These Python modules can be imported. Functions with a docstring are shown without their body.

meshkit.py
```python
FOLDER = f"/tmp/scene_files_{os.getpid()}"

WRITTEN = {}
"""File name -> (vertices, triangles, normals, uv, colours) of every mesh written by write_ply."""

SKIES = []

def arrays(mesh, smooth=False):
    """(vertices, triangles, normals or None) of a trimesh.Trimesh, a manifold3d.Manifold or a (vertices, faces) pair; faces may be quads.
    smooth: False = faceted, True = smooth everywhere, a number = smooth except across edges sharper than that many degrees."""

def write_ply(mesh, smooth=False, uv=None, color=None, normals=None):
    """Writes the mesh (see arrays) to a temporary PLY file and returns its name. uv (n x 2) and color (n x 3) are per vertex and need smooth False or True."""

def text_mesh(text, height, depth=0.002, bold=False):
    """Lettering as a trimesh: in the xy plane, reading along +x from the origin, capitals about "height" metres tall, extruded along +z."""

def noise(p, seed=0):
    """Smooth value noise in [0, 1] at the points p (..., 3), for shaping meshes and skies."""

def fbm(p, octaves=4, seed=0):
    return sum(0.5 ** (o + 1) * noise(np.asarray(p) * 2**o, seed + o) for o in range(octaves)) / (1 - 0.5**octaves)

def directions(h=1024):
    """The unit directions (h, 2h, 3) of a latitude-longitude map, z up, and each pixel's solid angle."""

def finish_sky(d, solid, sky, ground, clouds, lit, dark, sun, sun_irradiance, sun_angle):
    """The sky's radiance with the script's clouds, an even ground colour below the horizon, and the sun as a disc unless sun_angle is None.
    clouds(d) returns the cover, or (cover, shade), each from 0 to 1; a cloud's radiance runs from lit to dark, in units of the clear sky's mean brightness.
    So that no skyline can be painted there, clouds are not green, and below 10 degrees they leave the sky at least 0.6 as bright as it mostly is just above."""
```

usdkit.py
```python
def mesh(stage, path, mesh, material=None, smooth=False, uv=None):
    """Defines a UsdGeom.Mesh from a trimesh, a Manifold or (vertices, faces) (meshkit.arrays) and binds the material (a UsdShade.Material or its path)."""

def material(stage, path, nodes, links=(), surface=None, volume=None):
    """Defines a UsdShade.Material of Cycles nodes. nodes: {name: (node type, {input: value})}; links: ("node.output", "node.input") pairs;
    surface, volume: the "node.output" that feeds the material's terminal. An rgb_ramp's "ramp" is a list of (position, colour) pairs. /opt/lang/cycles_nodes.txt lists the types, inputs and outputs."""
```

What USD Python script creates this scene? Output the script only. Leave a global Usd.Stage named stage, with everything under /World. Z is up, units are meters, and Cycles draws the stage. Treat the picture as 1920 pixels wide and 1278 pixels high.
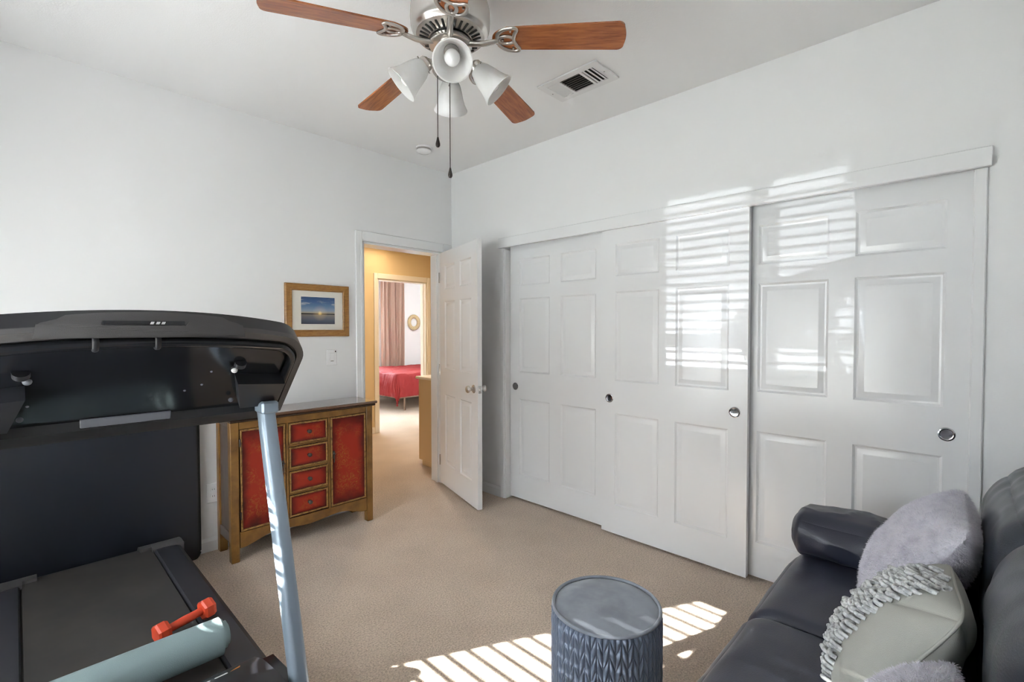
import math, random
import numpy as np
import trimesh
from shapely.geometry import Polygon, Point, box as sbox, LineString
from shapely import union_all
from pxr import Usd, UsdGeom, UsdLux, UsdShade, Gf, Sdf, Vt
import usdkit, meshkit

PI = math.pi
stage = Usd.Stage.CreateInMemory()
UsdGeom.SetStageUpAxis(stage, "Z")
UsdGeom.SetStageMetersPerUnit(stage, 1.0)
UsdGeom.Xform.Define(stage, "/World")
UsdGeom.Scope.Define(stage, "/World/Looks")

# ------------------------------------------------------------------ camera, sky, sun, exposure
CAM = np.array([-2.7195, -3.3614, 1.361])
FOCAL_PX, YAW, PITCH, ROLL = 895.0, 46.138, -1.374, -0.068
EXPOSURE = 2.13
SUN_DIR = np.array([1.0, -0.54, -0.553])           # the way the sunlight travels
SUN_POWER = 3.4
SKY_POWER = 2.1
GLINT_POWER = 200000.0
HALL_LAMP = 130.0
BEDROOM_LAMP = 640.0

ya, pa, ra = np.radians([YAW, PITCH, ROLL])
Fv = np.array([math.sin(ya) * math.cos(pa), math.cos(ya) * math.cos(pa), math.sin(pa)])
Rv = np.array([math.cos(ya), -math.sin(ya), 0.0])
Uv = np.cross(Rv, Fv)
Rv, Uv = Rv * math.cos(ra) + Uv * math.sin(ra), Uv * math.cos(ra) - Rv * math.sin(ra)
cam = UsdGeom.Camera.Define(stage, "/World/camera")
cm = np.eye(4)
cm[0, :3], cm[1, :3], cm[2, :3], cm[3, :3] = Rv, Uv, -Fv, CAM
cam.AddTransformOp().Set(Gf.Matrix4d(cm.tolist()))
cam.CreateHorizontalApertureAttr(36.0)
cam.CreateVerticalApertureAttr(36.0 * 1278 / 1920)
cam.CreateFocalLengthAttr(FOCAL_PX / 1920 * 36.0)
cam.CreateClippingRangeAttr(Gf.Vec2f(0.03, 500.0))
cam.CreateExposureAttr(EXPOSURE)

dome = UsdLux.DomeLight.Define(stage, "/World/sky")
dome.CreateIntensityAttr(SKY_POWER)
dome.CreateColorAttr(Gf.Vec3f(0.84, 0.92, 1.0))
sun = UsdLux.DistantLight.Define(stage, "/World/sun")
sun.CreateIntensityAttr(SUN_POWER)
sun.CreateAngleAttr(0.3)
sun.CreateNormalizeAttr(True)
sun.CreateColorAttr(Gf.Vec3f(1.0, 0.965, 0.92))
sd = SUN_DIR / np.linalg.norm(SUN_DIR)
sx_ = np.cross([0, 0, 1.0], -sd); sx_ /= np.linalg.norm(sx_)
sm = np.eye(4); sm[0, :3], sm[1, :3], sm[2, :3] = sx_, np.cross(-sd, sx_), -sd
sun.AddTransformOp().Set(Gf.Matrix4d(sm.tolist()))

# low sun thrown back by a distant window pane: it draws the shutters' pattern on the closet doors
glint = UsdLux.SphereLight.Define(stage, "/World/sun_glint")
glint.CreateRadiusAttr(0.02)
glint.CreateIntensityAttr(GLINT_POWER)
glint.CreateColorAttr(Gf.Vec3f(0.93, 0.96, 1.0))
glint.AddTranslateOp().Set(Gf.Vec3d(-28.5, 8.9, -1.53))

# ------------------------------------------------------------------ materials
LOOKS = {}

def mat(name, color, rough=0.5, metal=0.0, var=None, bump=None, coord="pos", **kw):
    """A principled material. var = (scale, colour2, low, high[, stretch]): noise mixes colour2 in. bump = (scale, distance[, stretch])."""
    nodes = {"p": ("principled_bsdf", {"base_color": color, "roughness": rough, "metallic": metal, **kw})}
    links = []
    if var or bump:
        if coord == "pos":
            nodes["g"] = ("geometry", {}); src = "g.position"
        else:
            nodes["g"] = ("texture_coordinate", {}); src = "g.object"
    if var:
        st = var[4] if len(var) > 4 else (1, 1, 1)
        nodes["vm"] = ("mapping", {"scale": st}); links.append((src, "vm.vector"))
        nodes["vn"] = ("noise_texture", {"scale": var[0], "detail": 4.0, "roughness": 0.6}); links.append(("vm.vector", "vn.vector"))
        nodes["vr"] = ("rgb_ramp", {"ramp": [(0.0, color), (var[2], color), (var[3], var[1]), (1.0, var[1])]})
        links += [("vn.fac", "vr.fac"), ("vr.color", "p.base_color")]
    if bump:
        st = bump[2] if len(bump) > 2 else (1, 1, 1)
        nodes["bm"] = ("mapping", {"scale": st}); links.append((src, "bm.vector"))
        nodes["bn"] = ("noise_texture", {"scale": bump[0], "detail": 3.0}); links.append(("bm.vector", "bn.vector"))
        nodes["bb"] = ("bump", {"strength": 1.0, "distance": bump[1]})
        links += [("bn.fac", "bb.height"), ("bb.normal", "p.normal")]
    m = usdkit.material(stage, "/World/Looks/" + name, nodes, links, surface="p.BSDF")
    LOOKS[name] = m
    return m

mat("wall_white", (0.87, 0.875, 0.88), 0.30, bump=(150, 0.00025), specular_ior_level=0.5)
mat("ceiling_white", (0.90, 0.905, 0.91), 0.8, bump=(150, 0.0006))
mat("trim_white", (0.86, 0.87, 0.88), 0.13, specular_ior_level=0.5)
mat("closet_white", (0.85, 0.86, 0.875), 0.20, specular_ior_level=0.55)
mat("room_door_white", (0.86, 0.86, 0.865), 0.22)
mat("hall_yellow", (0.74, 0.575, 0.34), 0.5, bump=(190, 0.0004))
mat("hall_trim", (0.84, 0.78, 0.68), 0.3)
mat("bedroom_white", (0.86, 0.86, 0.85), 0.7)
mat("closet_inside", (0.5, 0.5, 0.49), 0.8)
mat("ground_outside", (0.42, 0.41, 0.38), 0.9, var=(0.6, (0.35, 0.36, 0.3), 0.4, 0.6))
mat("house_wall", (0.72, 0.70, 0.66), 0.9)
mat("roof_dark", (0.10, 0.085, 0.075), 0.9)
mat("nickel", (0.62, 0.59, 0.56), 0.27, 1.0)
mat("chrome", (0.46, 0.46, 0.48), 0.10, 1.0)
mat("dark_gap", (0.02, 0.02, 0.02), 0.7)
mat("dark_metal", (0.10, 0.09, 0.085), 0.4, 0.8)
mat("switch_white", (0.93, 0.93, 0.94), 0.2)
mat("vent_white", (0.80, 0.80, 0.80), 0.4)
mat("slat_grey", (0.36, 0.34, 0.33), 0.5)
mat("blade_wood", (0.40, 0.135, 0.045), 0.22, var=(9, (0.23, 0.065, 0.022), 0.42, 0.66, (1, 9, 9)), coord="obj", coat_weight=0.3)
mat("bulb_white", (0.9, 0.9, 0.9), 0.1)
mat("chain_dark", (0.06, 0.05, 0.045), 0.4, 0.6)
mat("cabinet_gold", (0.27, 0.135, 0.032), 0.34, var=(9, (0.15, 0.068, 0.018), 0.40, 0.70), bump=(60, 0.0003))
mat("cabinet_side", (0.115, 0.085, 0.072), 0.28, var=(5, (0.075, 0.05, 0.042), 0.4, 0.7, (6, 6, 1)))
mat("cabinet_top", (0.17, 0.10, 0.065), 0.13, var=(5, (0.11, 0.062, 0.038), 0.4, 0.7, (1, 8, 8)), coat_weight=0.8, coat_roughness=0.06)
mat("cabinet_dark", (0.045, 0.022, 0.012), 0.4)
mat("mould_gold", (0.36, 0.19, 0.055), 0.35, var=(40, (0.12, 0.055, 0.018), 0.45, 0.7))
mat("picture_wood", (0.40, 0.20, 0.05), 0.3, var=(8, (0.30, 0.13, 0.03), 0.4, 0.65, (3, 3, 12)))
mat("mat_board", (0.80, 0.77, 0.70), 0.8)
mat("black_gloss", (0.012, 0.013, 0.017), 0.11)
mat("black_plastic", (0.016, 0.017, 0.021), 0.38, bump=(900, 0.0002))
mat("black_matte", (0.014, 0.015, 0.018), 0.55, bump=(700, 0.0003))
mat("grey_plastic", (0.078, 0.074, 0.075), 0.55, bump=(800, 0.0003))
mat("belt_rubber", (0.036, 0.034, 0.033), 0.62, var=(3, (0.06, 0.054, 0.048), 0.45, 0.75), bump=(500, 0.0004))
mat("rail_plastic", (0.026, 0.027, 0.034), 0.45, bump=(600, 0.0003))
mat("post_paint", (0.30, 0.37, 0.45), 0.33, 0.35)
mat("label_grey", (0.16, 0.17, 0.20), 0.35)
mat("print_white", (0.75, 0.75, 0.75), 0.5)
mat("print_orange", (0.75, 0.30, 0.06), 0.5)
mat("panel_black", (0.013, 0.016, 0.024), 0.33, bump=(500, 0.0003))
mat("mat_sage", (0.27, 0.36, 0.37), 0.5, bump=(420, 0.0006))
mat("mat_edge", (0.10, 0.16, 0.155), 0.6)
mat("dumbbell_red", (0.72, 0.075, 0.03), 0.38)
mat("leather", (0.026, 0.029, 0.048), 0.36, bump=(260, 0.0005))
mat("leather_back", (0.029, 0.036, 0.048), 0.33, bump=(260, 0.0005))
mat("leather_dark", (0.012, 0.013, 0.017), 0.5)
mat("fur_lavender", (0.78, 0.76, 0.83), 0.9, var=(28, (0.62, 0.60, 0.68), 0.45, 0.7), bump=(170, 0.005), sheen_weight=0.5, sheen_roughness=0.4)
mat("linen_grey", (0.44, 0.44, 0.40), 0.85, bump=(600, 0.0006))
mat("tuft_yarn", (0.74, 0.75, 0.75), 0.85, var=(70, (0.42, 0.43, 0.44), 0.42, 0.62))
mat("velvet_grey", (0.30, 0.33, 0.38), 0.75, var=(9, (0.22, 0.245, 0.29), 0.42, 0.66), sheen_weight=0.6, sheen_roughness=0.35, bump=(500, 0.0004))
mat("velvet_knit", (0.165, 0.205, 0.285), 0.7, sheen_weight=0.7, sheen_roughness=0.35, bump=(700, 0.0004))
mat("curtain_tan", (0.62, 0.42, 0.30), 0.85)
mat("duvet_red", (0.30, 0.032, 0.032), 0.7, bump=(40, 0.003), specular_ior_level=0.2)
mat("sheet_white", (0.85, 0.82, 0.78), 0.8)
mat("wreath_straw", (0.62, 0.50, 0.29), 0.85, var=(60, (0.50, 0.38, 0.19), 0.4, 0.7), bump=(120, 0.004))
mat("bed_metal", (0.30, 0.22, 0.16), 0.4, 0.6)

# carpet: cut pile, speckled
LOOKS["carpet"] = usdkit.material(stage, "/World/Looks/carpet", {
    "g": ("geometry", {}),
    "n1": ("noise_texture", {"scale": 130.0, "detail": 5.0, "roughness": 0.75}),
    "n2": ("noise_texture", {"scale": 3.2, "detail": 3.0}),
    "r1": ("rgb_ramp", {"ramp": [(0.0, (0.34, 0.245, 0.175)), (0.36, (0.48, 0.365, 0.275)), (0.5, (0.75, 0.60, 0.475)), (0.64, (0.93, 0.775, 0.635)), (1.0, (0.94, 0.80, 0.67))]}),
    "r2": ("rgb_ramp", {"ramp": [(0.0, (0.86, 0.86, 0.86)), (0.4, (0.93, 0.925, 0.92)), (0.62, (1.0, 1.0, 1.0)), (1.0, (1.0, 1.0, 1.0))]}),
    "x": ("mix_color", {"blend_type": "multiply", "fac": 1.0}),
    "bn": ("noise_texture", {"scale": 330.0, "detail": 2.0}),
    "b": ("bump", {"strength": 1.0, "distance": 0.005}),
    "p": ("principled_bsdf", {"roughness": 0.95, "specular_ior_level": 0.1, "sheen_weight": 0.2}),
}, [("g.position", "n1.vector"), ("g.position", "n2.vector"), ("n1.fac", "r1.fac"), ("n2.fac", "r2.fac"), ("r1.color", "x.a"), ("r2.color", "x.b"),
    ("x.result", "p.base_color"), ("g.position", "bn.vector"), ("bn.fac", "b.height"), ("b.normal", "p.normal")], surface="p.BSDF")

# frosted glass lamp shade: white, lets some light through
LOOKS["frosted_glass"] = usdkit.material(stage, "/World/Looks/frosted_glass", {
    "g": ("geometry", {}), "n": ("noise_texture", {"scale": 9.0, "detail": 3.0, "distortion": 1.2}),
    "r": ("rgb_ramp", {"ramp": [(0.0, (0.90, 0.90, 0.89)), (0.45, (0.93, 0.93, 0.92)), (0.6, (0.97, 0.97, 0.97)), (1.0, (0.97, 0.97, 0.97))]}),
    "p": ("principled_bsdf", {"roughness": 0.22}), "t": ("translucent_bsdf", {}), "m": ("mix_closure", {"fac": 0.5})},
    [("g.position", "n.vector"), ("n.fac", "r.fac"), ("r.color", "p.base_color"), ("r.color", "t.color"), ("p.BSDF", "m.closure1"), ("t.BSDF", "m.closure2")], surface="m.closure")
# window pane
LOOKS["pane"] = usdkit.material(stage, "/World/Looks/pane", {
    "f": ("fresnel", {"IOR": 1.45}), "t": ("transparent_bsdf", {"color": (0.96, 0.97, 0.97)}), "s": ("glossy_bsdf", {"roughness": 0.0, "color": (1, 1, 1)}), "m": ("mix_closure", {})},
    [("f.fac", "m.fac"), ("t.BSDF", "m.closure1"), ("s.BSDF", "m.closure2")], surface="m.closure")
# curtain lets light through
LOOKS["curtain"] = usdkit.material(stage, "/World/Looks/curtain", {
    "d": ("diffuse_bsdf", {"color": (0.78, 0.60, 0.49)}), "t": ("translucent_bsdf", {"color": (0.72, 0.50, 0.38)}), "m": ("mix_closure", {"fac": 0.5})},
    [("d.BSDF", "m.closure1"), ("t.BSDF", "m.closure2")], surface="m.closure")
# hall downlight
LOOKS["lamp_glow"] = usdkit.material(stage, "/World/Looks/lamp_glow", {"e": ("emission", {"color": (1.0, 0.72, 0.42), "strength": 14.0})}, surface="e.emission")

def red_panel(name, amount):
    """Antique red lacquer: darker towards the panel's edges (the finish is rubbed that way), worn gold sprays."""
    LOOKS[name] = usdkit.material(stage, "/World/Looks/" + name, {
        "uv": ("uvmap", {"attribute": "st"}), "sx": ("separate_xyz", {}),
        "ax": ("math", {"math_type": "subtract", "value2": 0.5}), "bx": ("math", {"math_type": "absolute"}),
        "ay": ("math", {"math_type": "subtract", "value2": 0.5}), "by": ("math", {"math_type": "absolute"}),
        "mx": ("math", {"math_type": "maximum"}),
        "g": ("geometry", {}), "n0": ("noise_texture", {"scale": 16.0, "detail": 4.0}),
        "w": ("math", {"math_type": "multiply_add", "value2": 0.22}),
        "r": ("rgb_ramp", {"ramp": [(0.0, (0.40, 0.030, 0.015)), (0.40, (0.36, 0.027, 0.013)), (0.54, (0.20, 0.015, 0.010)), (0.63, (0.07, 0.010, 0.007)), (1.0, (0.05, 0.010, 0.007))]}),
        "n1": ("noise_texture", {"scale": 30.0, "detail": 5.0, "roughness": 0.7, "distortion": 2.4}),
        "r1": ("rgb_ramp", {"ramp": [(0.0, (0, 0, 0)), (0.48, (0, 0, 0)), (0.60, (1, 1, 1)), (1.0, (1, 1, 1))]}),
        "n2": ("noise_texture", {"scale": 6.0, "detail": 2.0}),
        "r2": ("rgb_ramp", {"ramp": [(0.0, (0, 0, 0)), (0.45, (0, 0, 0)), (0.58, (amount,) * 3), (1.0, (amount,) * 3)]}),
        "k": ("mix_color", {"blend_type": "multiply", "fac": 1.0}),
        "x": ("mix_color", {"blend_type": "mix", "b": (0.40, 0.15, 0.03)}),
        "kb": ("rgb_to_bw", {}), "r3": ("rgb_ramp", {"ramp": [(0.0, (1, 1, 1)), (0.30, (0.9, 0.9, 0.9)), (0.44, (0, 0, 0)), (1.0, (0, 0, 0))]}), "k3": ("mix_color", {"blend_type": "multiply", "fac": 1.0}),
        "p": ("principled_bsdf", {"roughness": 0.34, "specular_ior_level": 0.3})},
        [("uv.UV", "sx.vector"), ("sx.x", "ax.value1"), ("ax.value", "bx.value1"), ("sx.y", "ay.value1"), ("ay.value", "by.value1"),
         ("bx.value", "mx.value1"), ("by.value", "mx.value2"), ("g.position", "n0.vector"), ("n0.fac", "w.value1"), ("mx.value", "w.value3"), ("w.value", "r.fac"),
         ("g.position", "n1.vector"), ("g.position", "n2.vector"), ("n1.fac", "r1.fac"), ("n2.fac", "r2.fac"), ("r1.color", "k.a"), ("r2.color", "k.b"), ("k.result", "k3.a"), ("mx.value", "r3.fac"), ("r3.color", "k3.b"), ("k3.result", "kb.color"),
         ("r.color", "x.a"), ("kb.val", "x.fac"), ("x.result", "p.base_color")], surface="p.BSDF")
red_panel("red_door", 0.7)
red_panel("red_drawer", 0.35)

# the printed photograph: a sunset over a lake
LOOKS["sunset_print"] = usdkit.material(stage, "/World/Looks/sunset_print", {
    "uv": ("uvmap", {"attribute": "st"}), "s": ("separate_xyz", {}),
    "sky": ("rgb_ramp", {"ramp": [(0.0, (0.035, 0.045, 0.075)), (0.12, (0.06, 0.075, 0.11)), (0.25, (0.14, 0.14, 0.16)), (0.355, (0.22, 0.19, 0.16)), (0.362, (0.012, 0.012, 0.014)), (0.395, (0.015, 0.015, 0.018)),
                                  (0.405, (0.42, 0.36, 0.24)), (0.50, (0.26, 0.34, 0.46)), (0.65, (0.11, 0.20, 0.36)), (0.85, (0.04, 0.10, 0.24)), (1.0, (0.03, 0.075, 0.19))]}),
    "mp": ("mapping", {"scale": (2.6, 9.0, 1.0)}), "n": ("noise_texture", {"scale": 1.2, "detail": 5.0, "distortion": 0.7}),
    "cr": ("rgb_ramp", {"ramp": [(0.0, (0, 0, 0)), (0.56, (0, 0, 0)), (0.70, (0.75, 0.75, 0.75)), (1.0, (0.9, 0.9, 0.9))]}),
    "up": ("rgb_ramp", {"ramp": [(0.0, (0, 0, 0)), (0.55, (0, 0, 0)), (0.70, (1, 1, 1)), (1.0, (1, 1, 1))]}),
    "ck": ("mix_color", {"blend_type": "multiply", "fac": 1.0}), "cb": ("rgb_to_bw", {}),
    "c": ("mix_color", {"blend_type": "mix", "b": (0.62, 0.64, 0.68)}),
    "dv": ("vector_math", {"math_type": "subtract", "vector2": (0.55, 0.41, 0.0)}), "ds": ("vector_math", {"math_type": "multiply", "vector2": (1.3, 1.0, 0.0)}), "dl": ("vector_math", {"math_type": "length"}),
    "sr": ("rgb_ramp", {"ramp": [(0.0, (1.0, 0.86, 0.5)), (0.03, (0.95, 0.66, 0.2)), (0.09, (0.22, 0.14, 0.04)), (0.3, (0.0, 0.0, 0.0)), (1.0, (0, 0, 0))]}),
    "a": ("mix_color", {"blend_type": "screen", "fac": 1.0}),
    "p": ("principled_bsdf", {"roughness": 0.12})},
    [("uv.UV", "s.vector"), ("s.y", "sky.fac"), ("s.y", "up.fac"), ("uv.UV", "mp.vector"), ("mp.vector", "n.vector"), ("n.fac", "cr.fac"), ("cr.color", "ck.a"), ("up.color", "ck.b"), ("ck.result", "cb.color"), ("cb.val", "c.fac"), ("sky.color", "c.a"),
     ("uv.UV", "dv.vector1"), ("dv.vector", "ds.vector1"), ("ds.vector", "dl.vector1"), ("dl.value", "sr.fac"), ("c.result", "a.a"), ("sr.color", "a.b"), ("a.result", "p.base_color")], surface="p.BSDF")

# ------------------------------------------------------------------ scene-graph helpers
OFF = {}

def numbered(parent, name):
    p, k = f"{parent}/{name}", 0
    while stage.GetPrimAtPath(p):
        k += 1
        p = f"{parent}/{name}_{k:03d}"
    return p

def tag(prim, label=None, cat=None, group=None, kind=None):
    prim = prim.GetPrim() if hasattr(prim, "GetPrim") else prim
    for k, v in (("label", label), ("category", cat), ("group", group), ("kind", kind)):
        if v:
            prim.SetCustomDataByKey(k, v)
    return prim

def thing(name, label, cat, loc=(0, 0, 0), rotz=0.0, group=None, kind=None):
    path = numbered("/World", name)
    x = UsdGeom.Xform.Define(stage, path)
    x.AddTranslateOp().Set(Gf.Vec3d(*map(float, loc)))
    if rotz:
        x.AddRotateZOp().Set(float(rotz))
    OFF[path] = np.array(loc, float)
    tag(x, label, cat, group, kind)
    return path

class MB:
    """Collects shapes that become ONE mesh."""
    def __init__(self):
        self.m = []
    def add(self, m, T=None):
        if isinstance(m, MB):
            m = m.mesh()
        m = m.copy()
        if T is not None:
            m.apply_transform(T)
        self.m.append(m)
        return self
    def box(self, lo, hi, bevel=0.0, T=None):
        return self.add(bbox(lo, hi, bevel), T)
    def tube(self, pts, r, sides=10, closed=False, flat=1.0, up=(0, 0, 1)):
        return self.add(tube(pts, r, sides, closed, flat, up))
    def lathe(self, prof, n=40, T=None):
        return self.add(lathe(prof, n), T)
    def mesh(self):
        return self.m[0] if len(self.m) == 1 else trimesh.util.concatenate(self.m)
    def build(self, name, look, parent, smooth=32, local=False, T=None, uv=None, label=None, kind=None):
        return build(self.mesh(), name, look, parent, smooth, local, T, uv, label, kind)
    def top(self, name, look, label, cat, smooth=32, group=None, kind=None):
        p = build(self.mesh(), name, look, "/World", smooth)
        tag(stage.GetPrimAtPath(p), label, cat, group, kind)
        return p

def build(m, name, look, parent, smooth=32, local=False, T=None, uv=None, label=None, kind=None):
    path = numbered(parent, name)
    off = OFF.get(parent, np.zeros(3))
    v, f = np.array(m.vertices), np.array(m.faces)
    if not local and T is None:
        v = v - off
    g = usdkit.mesh(stage, path, trimesh.Trimesh(v, f, process=False), LOOKS[look], smooth=False if uv is not None and smooth is not True else smooth, uv=uv)
    if T is not None:
        g.AddTransformOp().Set(Gf.Matrix4d(np.array(T).T.tolist()))
    OFF[path] = np.zeros(3) if (local or T is not None) else off
    if label:
        g.GetPrim().SetCustomDataByKey("label", label)
    if kind:
        g.GetPrim().SetCustomDataByKey("kind", kind)
    return path

# ------------------------------------------------------------------ shape helpers
def _bevel_template():
    pts = []
    for sx in (-1, 1):
        for sy in (-1, 1):
            for sz in (-1, 1):
                for ax in range(3):
                    pts.append([sx, sy, sz, ax])
    q = []
    for sx, sy, sz, ax in pts:
        p = np.array([sx, sy, sz], float)
        for k in range(3):
            if k != ax:
                p[k] *= 0.6
        q.append(p)
    hull = trimesh.convex.convex_hull(np.array(q))
    idx = [int(np.argmin(np.linalg.norm(np.array(q) - h, axis=1))) for h in hull.vertices]
    return np.array(pts), np.array([[idx[i] for i in f] for f in hull.faces])
_BT, _BF = _bevel_template()

def bbox(lo, hi, bevel=0.0):
    lo, hi = np.minimum(lo, hi).astype(float), np.maximum(lo, hi).astype(float)
    c, h = (lo + hi) / 2, (hi - lo) / 2
    if bevel <= 0:
        m = trimesh.creation.box(hi - lo); m.apply_translation(c)
        return m
    b = min(bevel, h.min() * 0.9)
    v = np.empty((24, 3))
    for i, (sx, sy, sz, ax) in enumerate(_BT):
        s = np.array([sx, sy, sz], float)
        hh = h - b; hh[ax] = h[ax]
        v[i] = c + s * hh
    return trimesh.Trimesh(v, _BF, process=False)

def frame_along(p, closed=False, up=(0, 0, 1)):
    p = np.asarray(p, float)
    t = (np.roll(p, -1, 0) - np.roll(p, 1, 0)) if closed else np.gradient(p, axis=0)
    t /= np.linalg.norm(t, axis=1, keepdims=True) + 1e-12
    up = np.array(up, float)
    a = np.cross(t, up)
    bad = np.linalg.norm(a, axis=1) < 1e-3
    a[bad] = np.cross(t[bad], [1.0, 0.02, 0.03])
    a /= np.linalg.norm(a, axis=1, keepdims=True) + 1e-12
    return p, t, a, np.cross(a, t)

def tube(pts, r, sides=10, closed=False, flat=1.0, up=(0, 0, 1)):
    p, t, a, b = frame_along(pts, closed, up)
    n = len(p)
    r = np.broadcast_to(r, (n,))
    ang = np.arange(sides) * 2 * PI / sides
    v = p[:, None] + r[:, None, None] * (np.cos(ang)[None, :, None] * a[:, None] + flat * np.sin(ang)[None, :, None] * b[:, None])
    v = v.reshape(-1, 3)
    f = []
    for i in range(n if closed else n - 1):
        k = (i + 1) % n
        for j in range(sides):
            l = (j + 1) % sides
            f += [[i * sides + j, i * sides + l, k * sides + l], [i * sides + j, k * sides + l, k * sides + j]]
    if not closed:
        c0, c1 = len(v), len(v) + 1
        v = np.vstack([v, p[0], p[-1]])
        for j in range(sides):
            l = (j + 1) % sides
            f += [[c0, l, j], [c1, (n - 1) * sides + j, (n - 1) * sides + l]]
    m = trimesh.Trimesh(v, np.array(f), process=False)
    if m.volume < 0:
        m.invert()
    return m

def lathe(prof, n=40):
    """Profile of (r, z) points turned about z."""
    prof = np.asarray(prof, float)
    ang = np.arange(n) * 2 * PI / n
    k = len(prof)
    v = np.stack([np.outer(prof[:, 0], np.cos(ang)), np.outer(prof[:, 0], np.sin(ang)), np.repeat(prof[:, 1:2], n, 1)], -1).reshape(-1, 3)
    f = []
    for i in range(k - 1):
        for j in range(n):
            l = (j + 1) % n
            a, b, c, d = i * n + j, i * n + l, (i + 1) * n + l, (i + 1) * n + j
            if prof[i, 0] > 1e-9:
                f.append([a, b, c] if prof[i + 1, 0] > 1e-9 else [a, b, d])
            if prof[i + 1, 0] > 1e-9:
                f.append([a, c, d])
    return trimesh.Trimesh(v, np.array(f), process=False)

def prism(poly, a, b, plane="xz"):
    """A shapely polygon in the named plane, extruded along the third axis from a to b."""
    m = trimesh.creation.extrude_polygon(poly, abs(b - a), engine="earcut")
    v = np.array(m.vertices)
    lo = min(a, b)
    if plane == "xz":
        v = np.stack([v[:, 0], v[:, 2] + lo, v[:, 1]], 1)
    elif plane == "yz":
        v = np.stack([v[:, 2] + lo, v[:, 0], v[:, 1]], 1)
    else:
        v = np.stack([v[:, 0], v[:, 1], v[:, 2] + lo], 1)
    m = trimesh.Trimesh(v, m.faces, process=False)
    if m.volume < 0:
        m.invert()
    return m

def rot(axis, deg, at=(0, 0, 0)):
    return trimesh.transformations.rotation_matrix(math.radians(deg), axis, at)

def trans(x, y, z):
    return trimesh.transformations.translation_matrix([x, y, z])

def spline(pts, n=8, closed=False):
    p = np.asarray(pts, float); out = []
    k = len(p)
    for i in range(k if closed else k - 1):
        if closed:
            a, b, c, d = p[(i - 1) % k], p[i], p[(i + 1) % k], p[(i + 2) % k]
        else:
            a, b, c, d = p[max(i - 1, 0)], p[i], p[i + 1], p[min(i + 2, k - 1)]
        for s in np.linspace(0, 1, n, endpoint=False):
            out.append(0.5 * ((2 * b) + (c - a) * s + (2 * a - 5 * b + 4 * c - d) * s * s + (3 * b - a - 3 * c + d) * s ** 3))
    if not closed:
        out.append(p[-1])
    return np.array(out)

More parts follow.
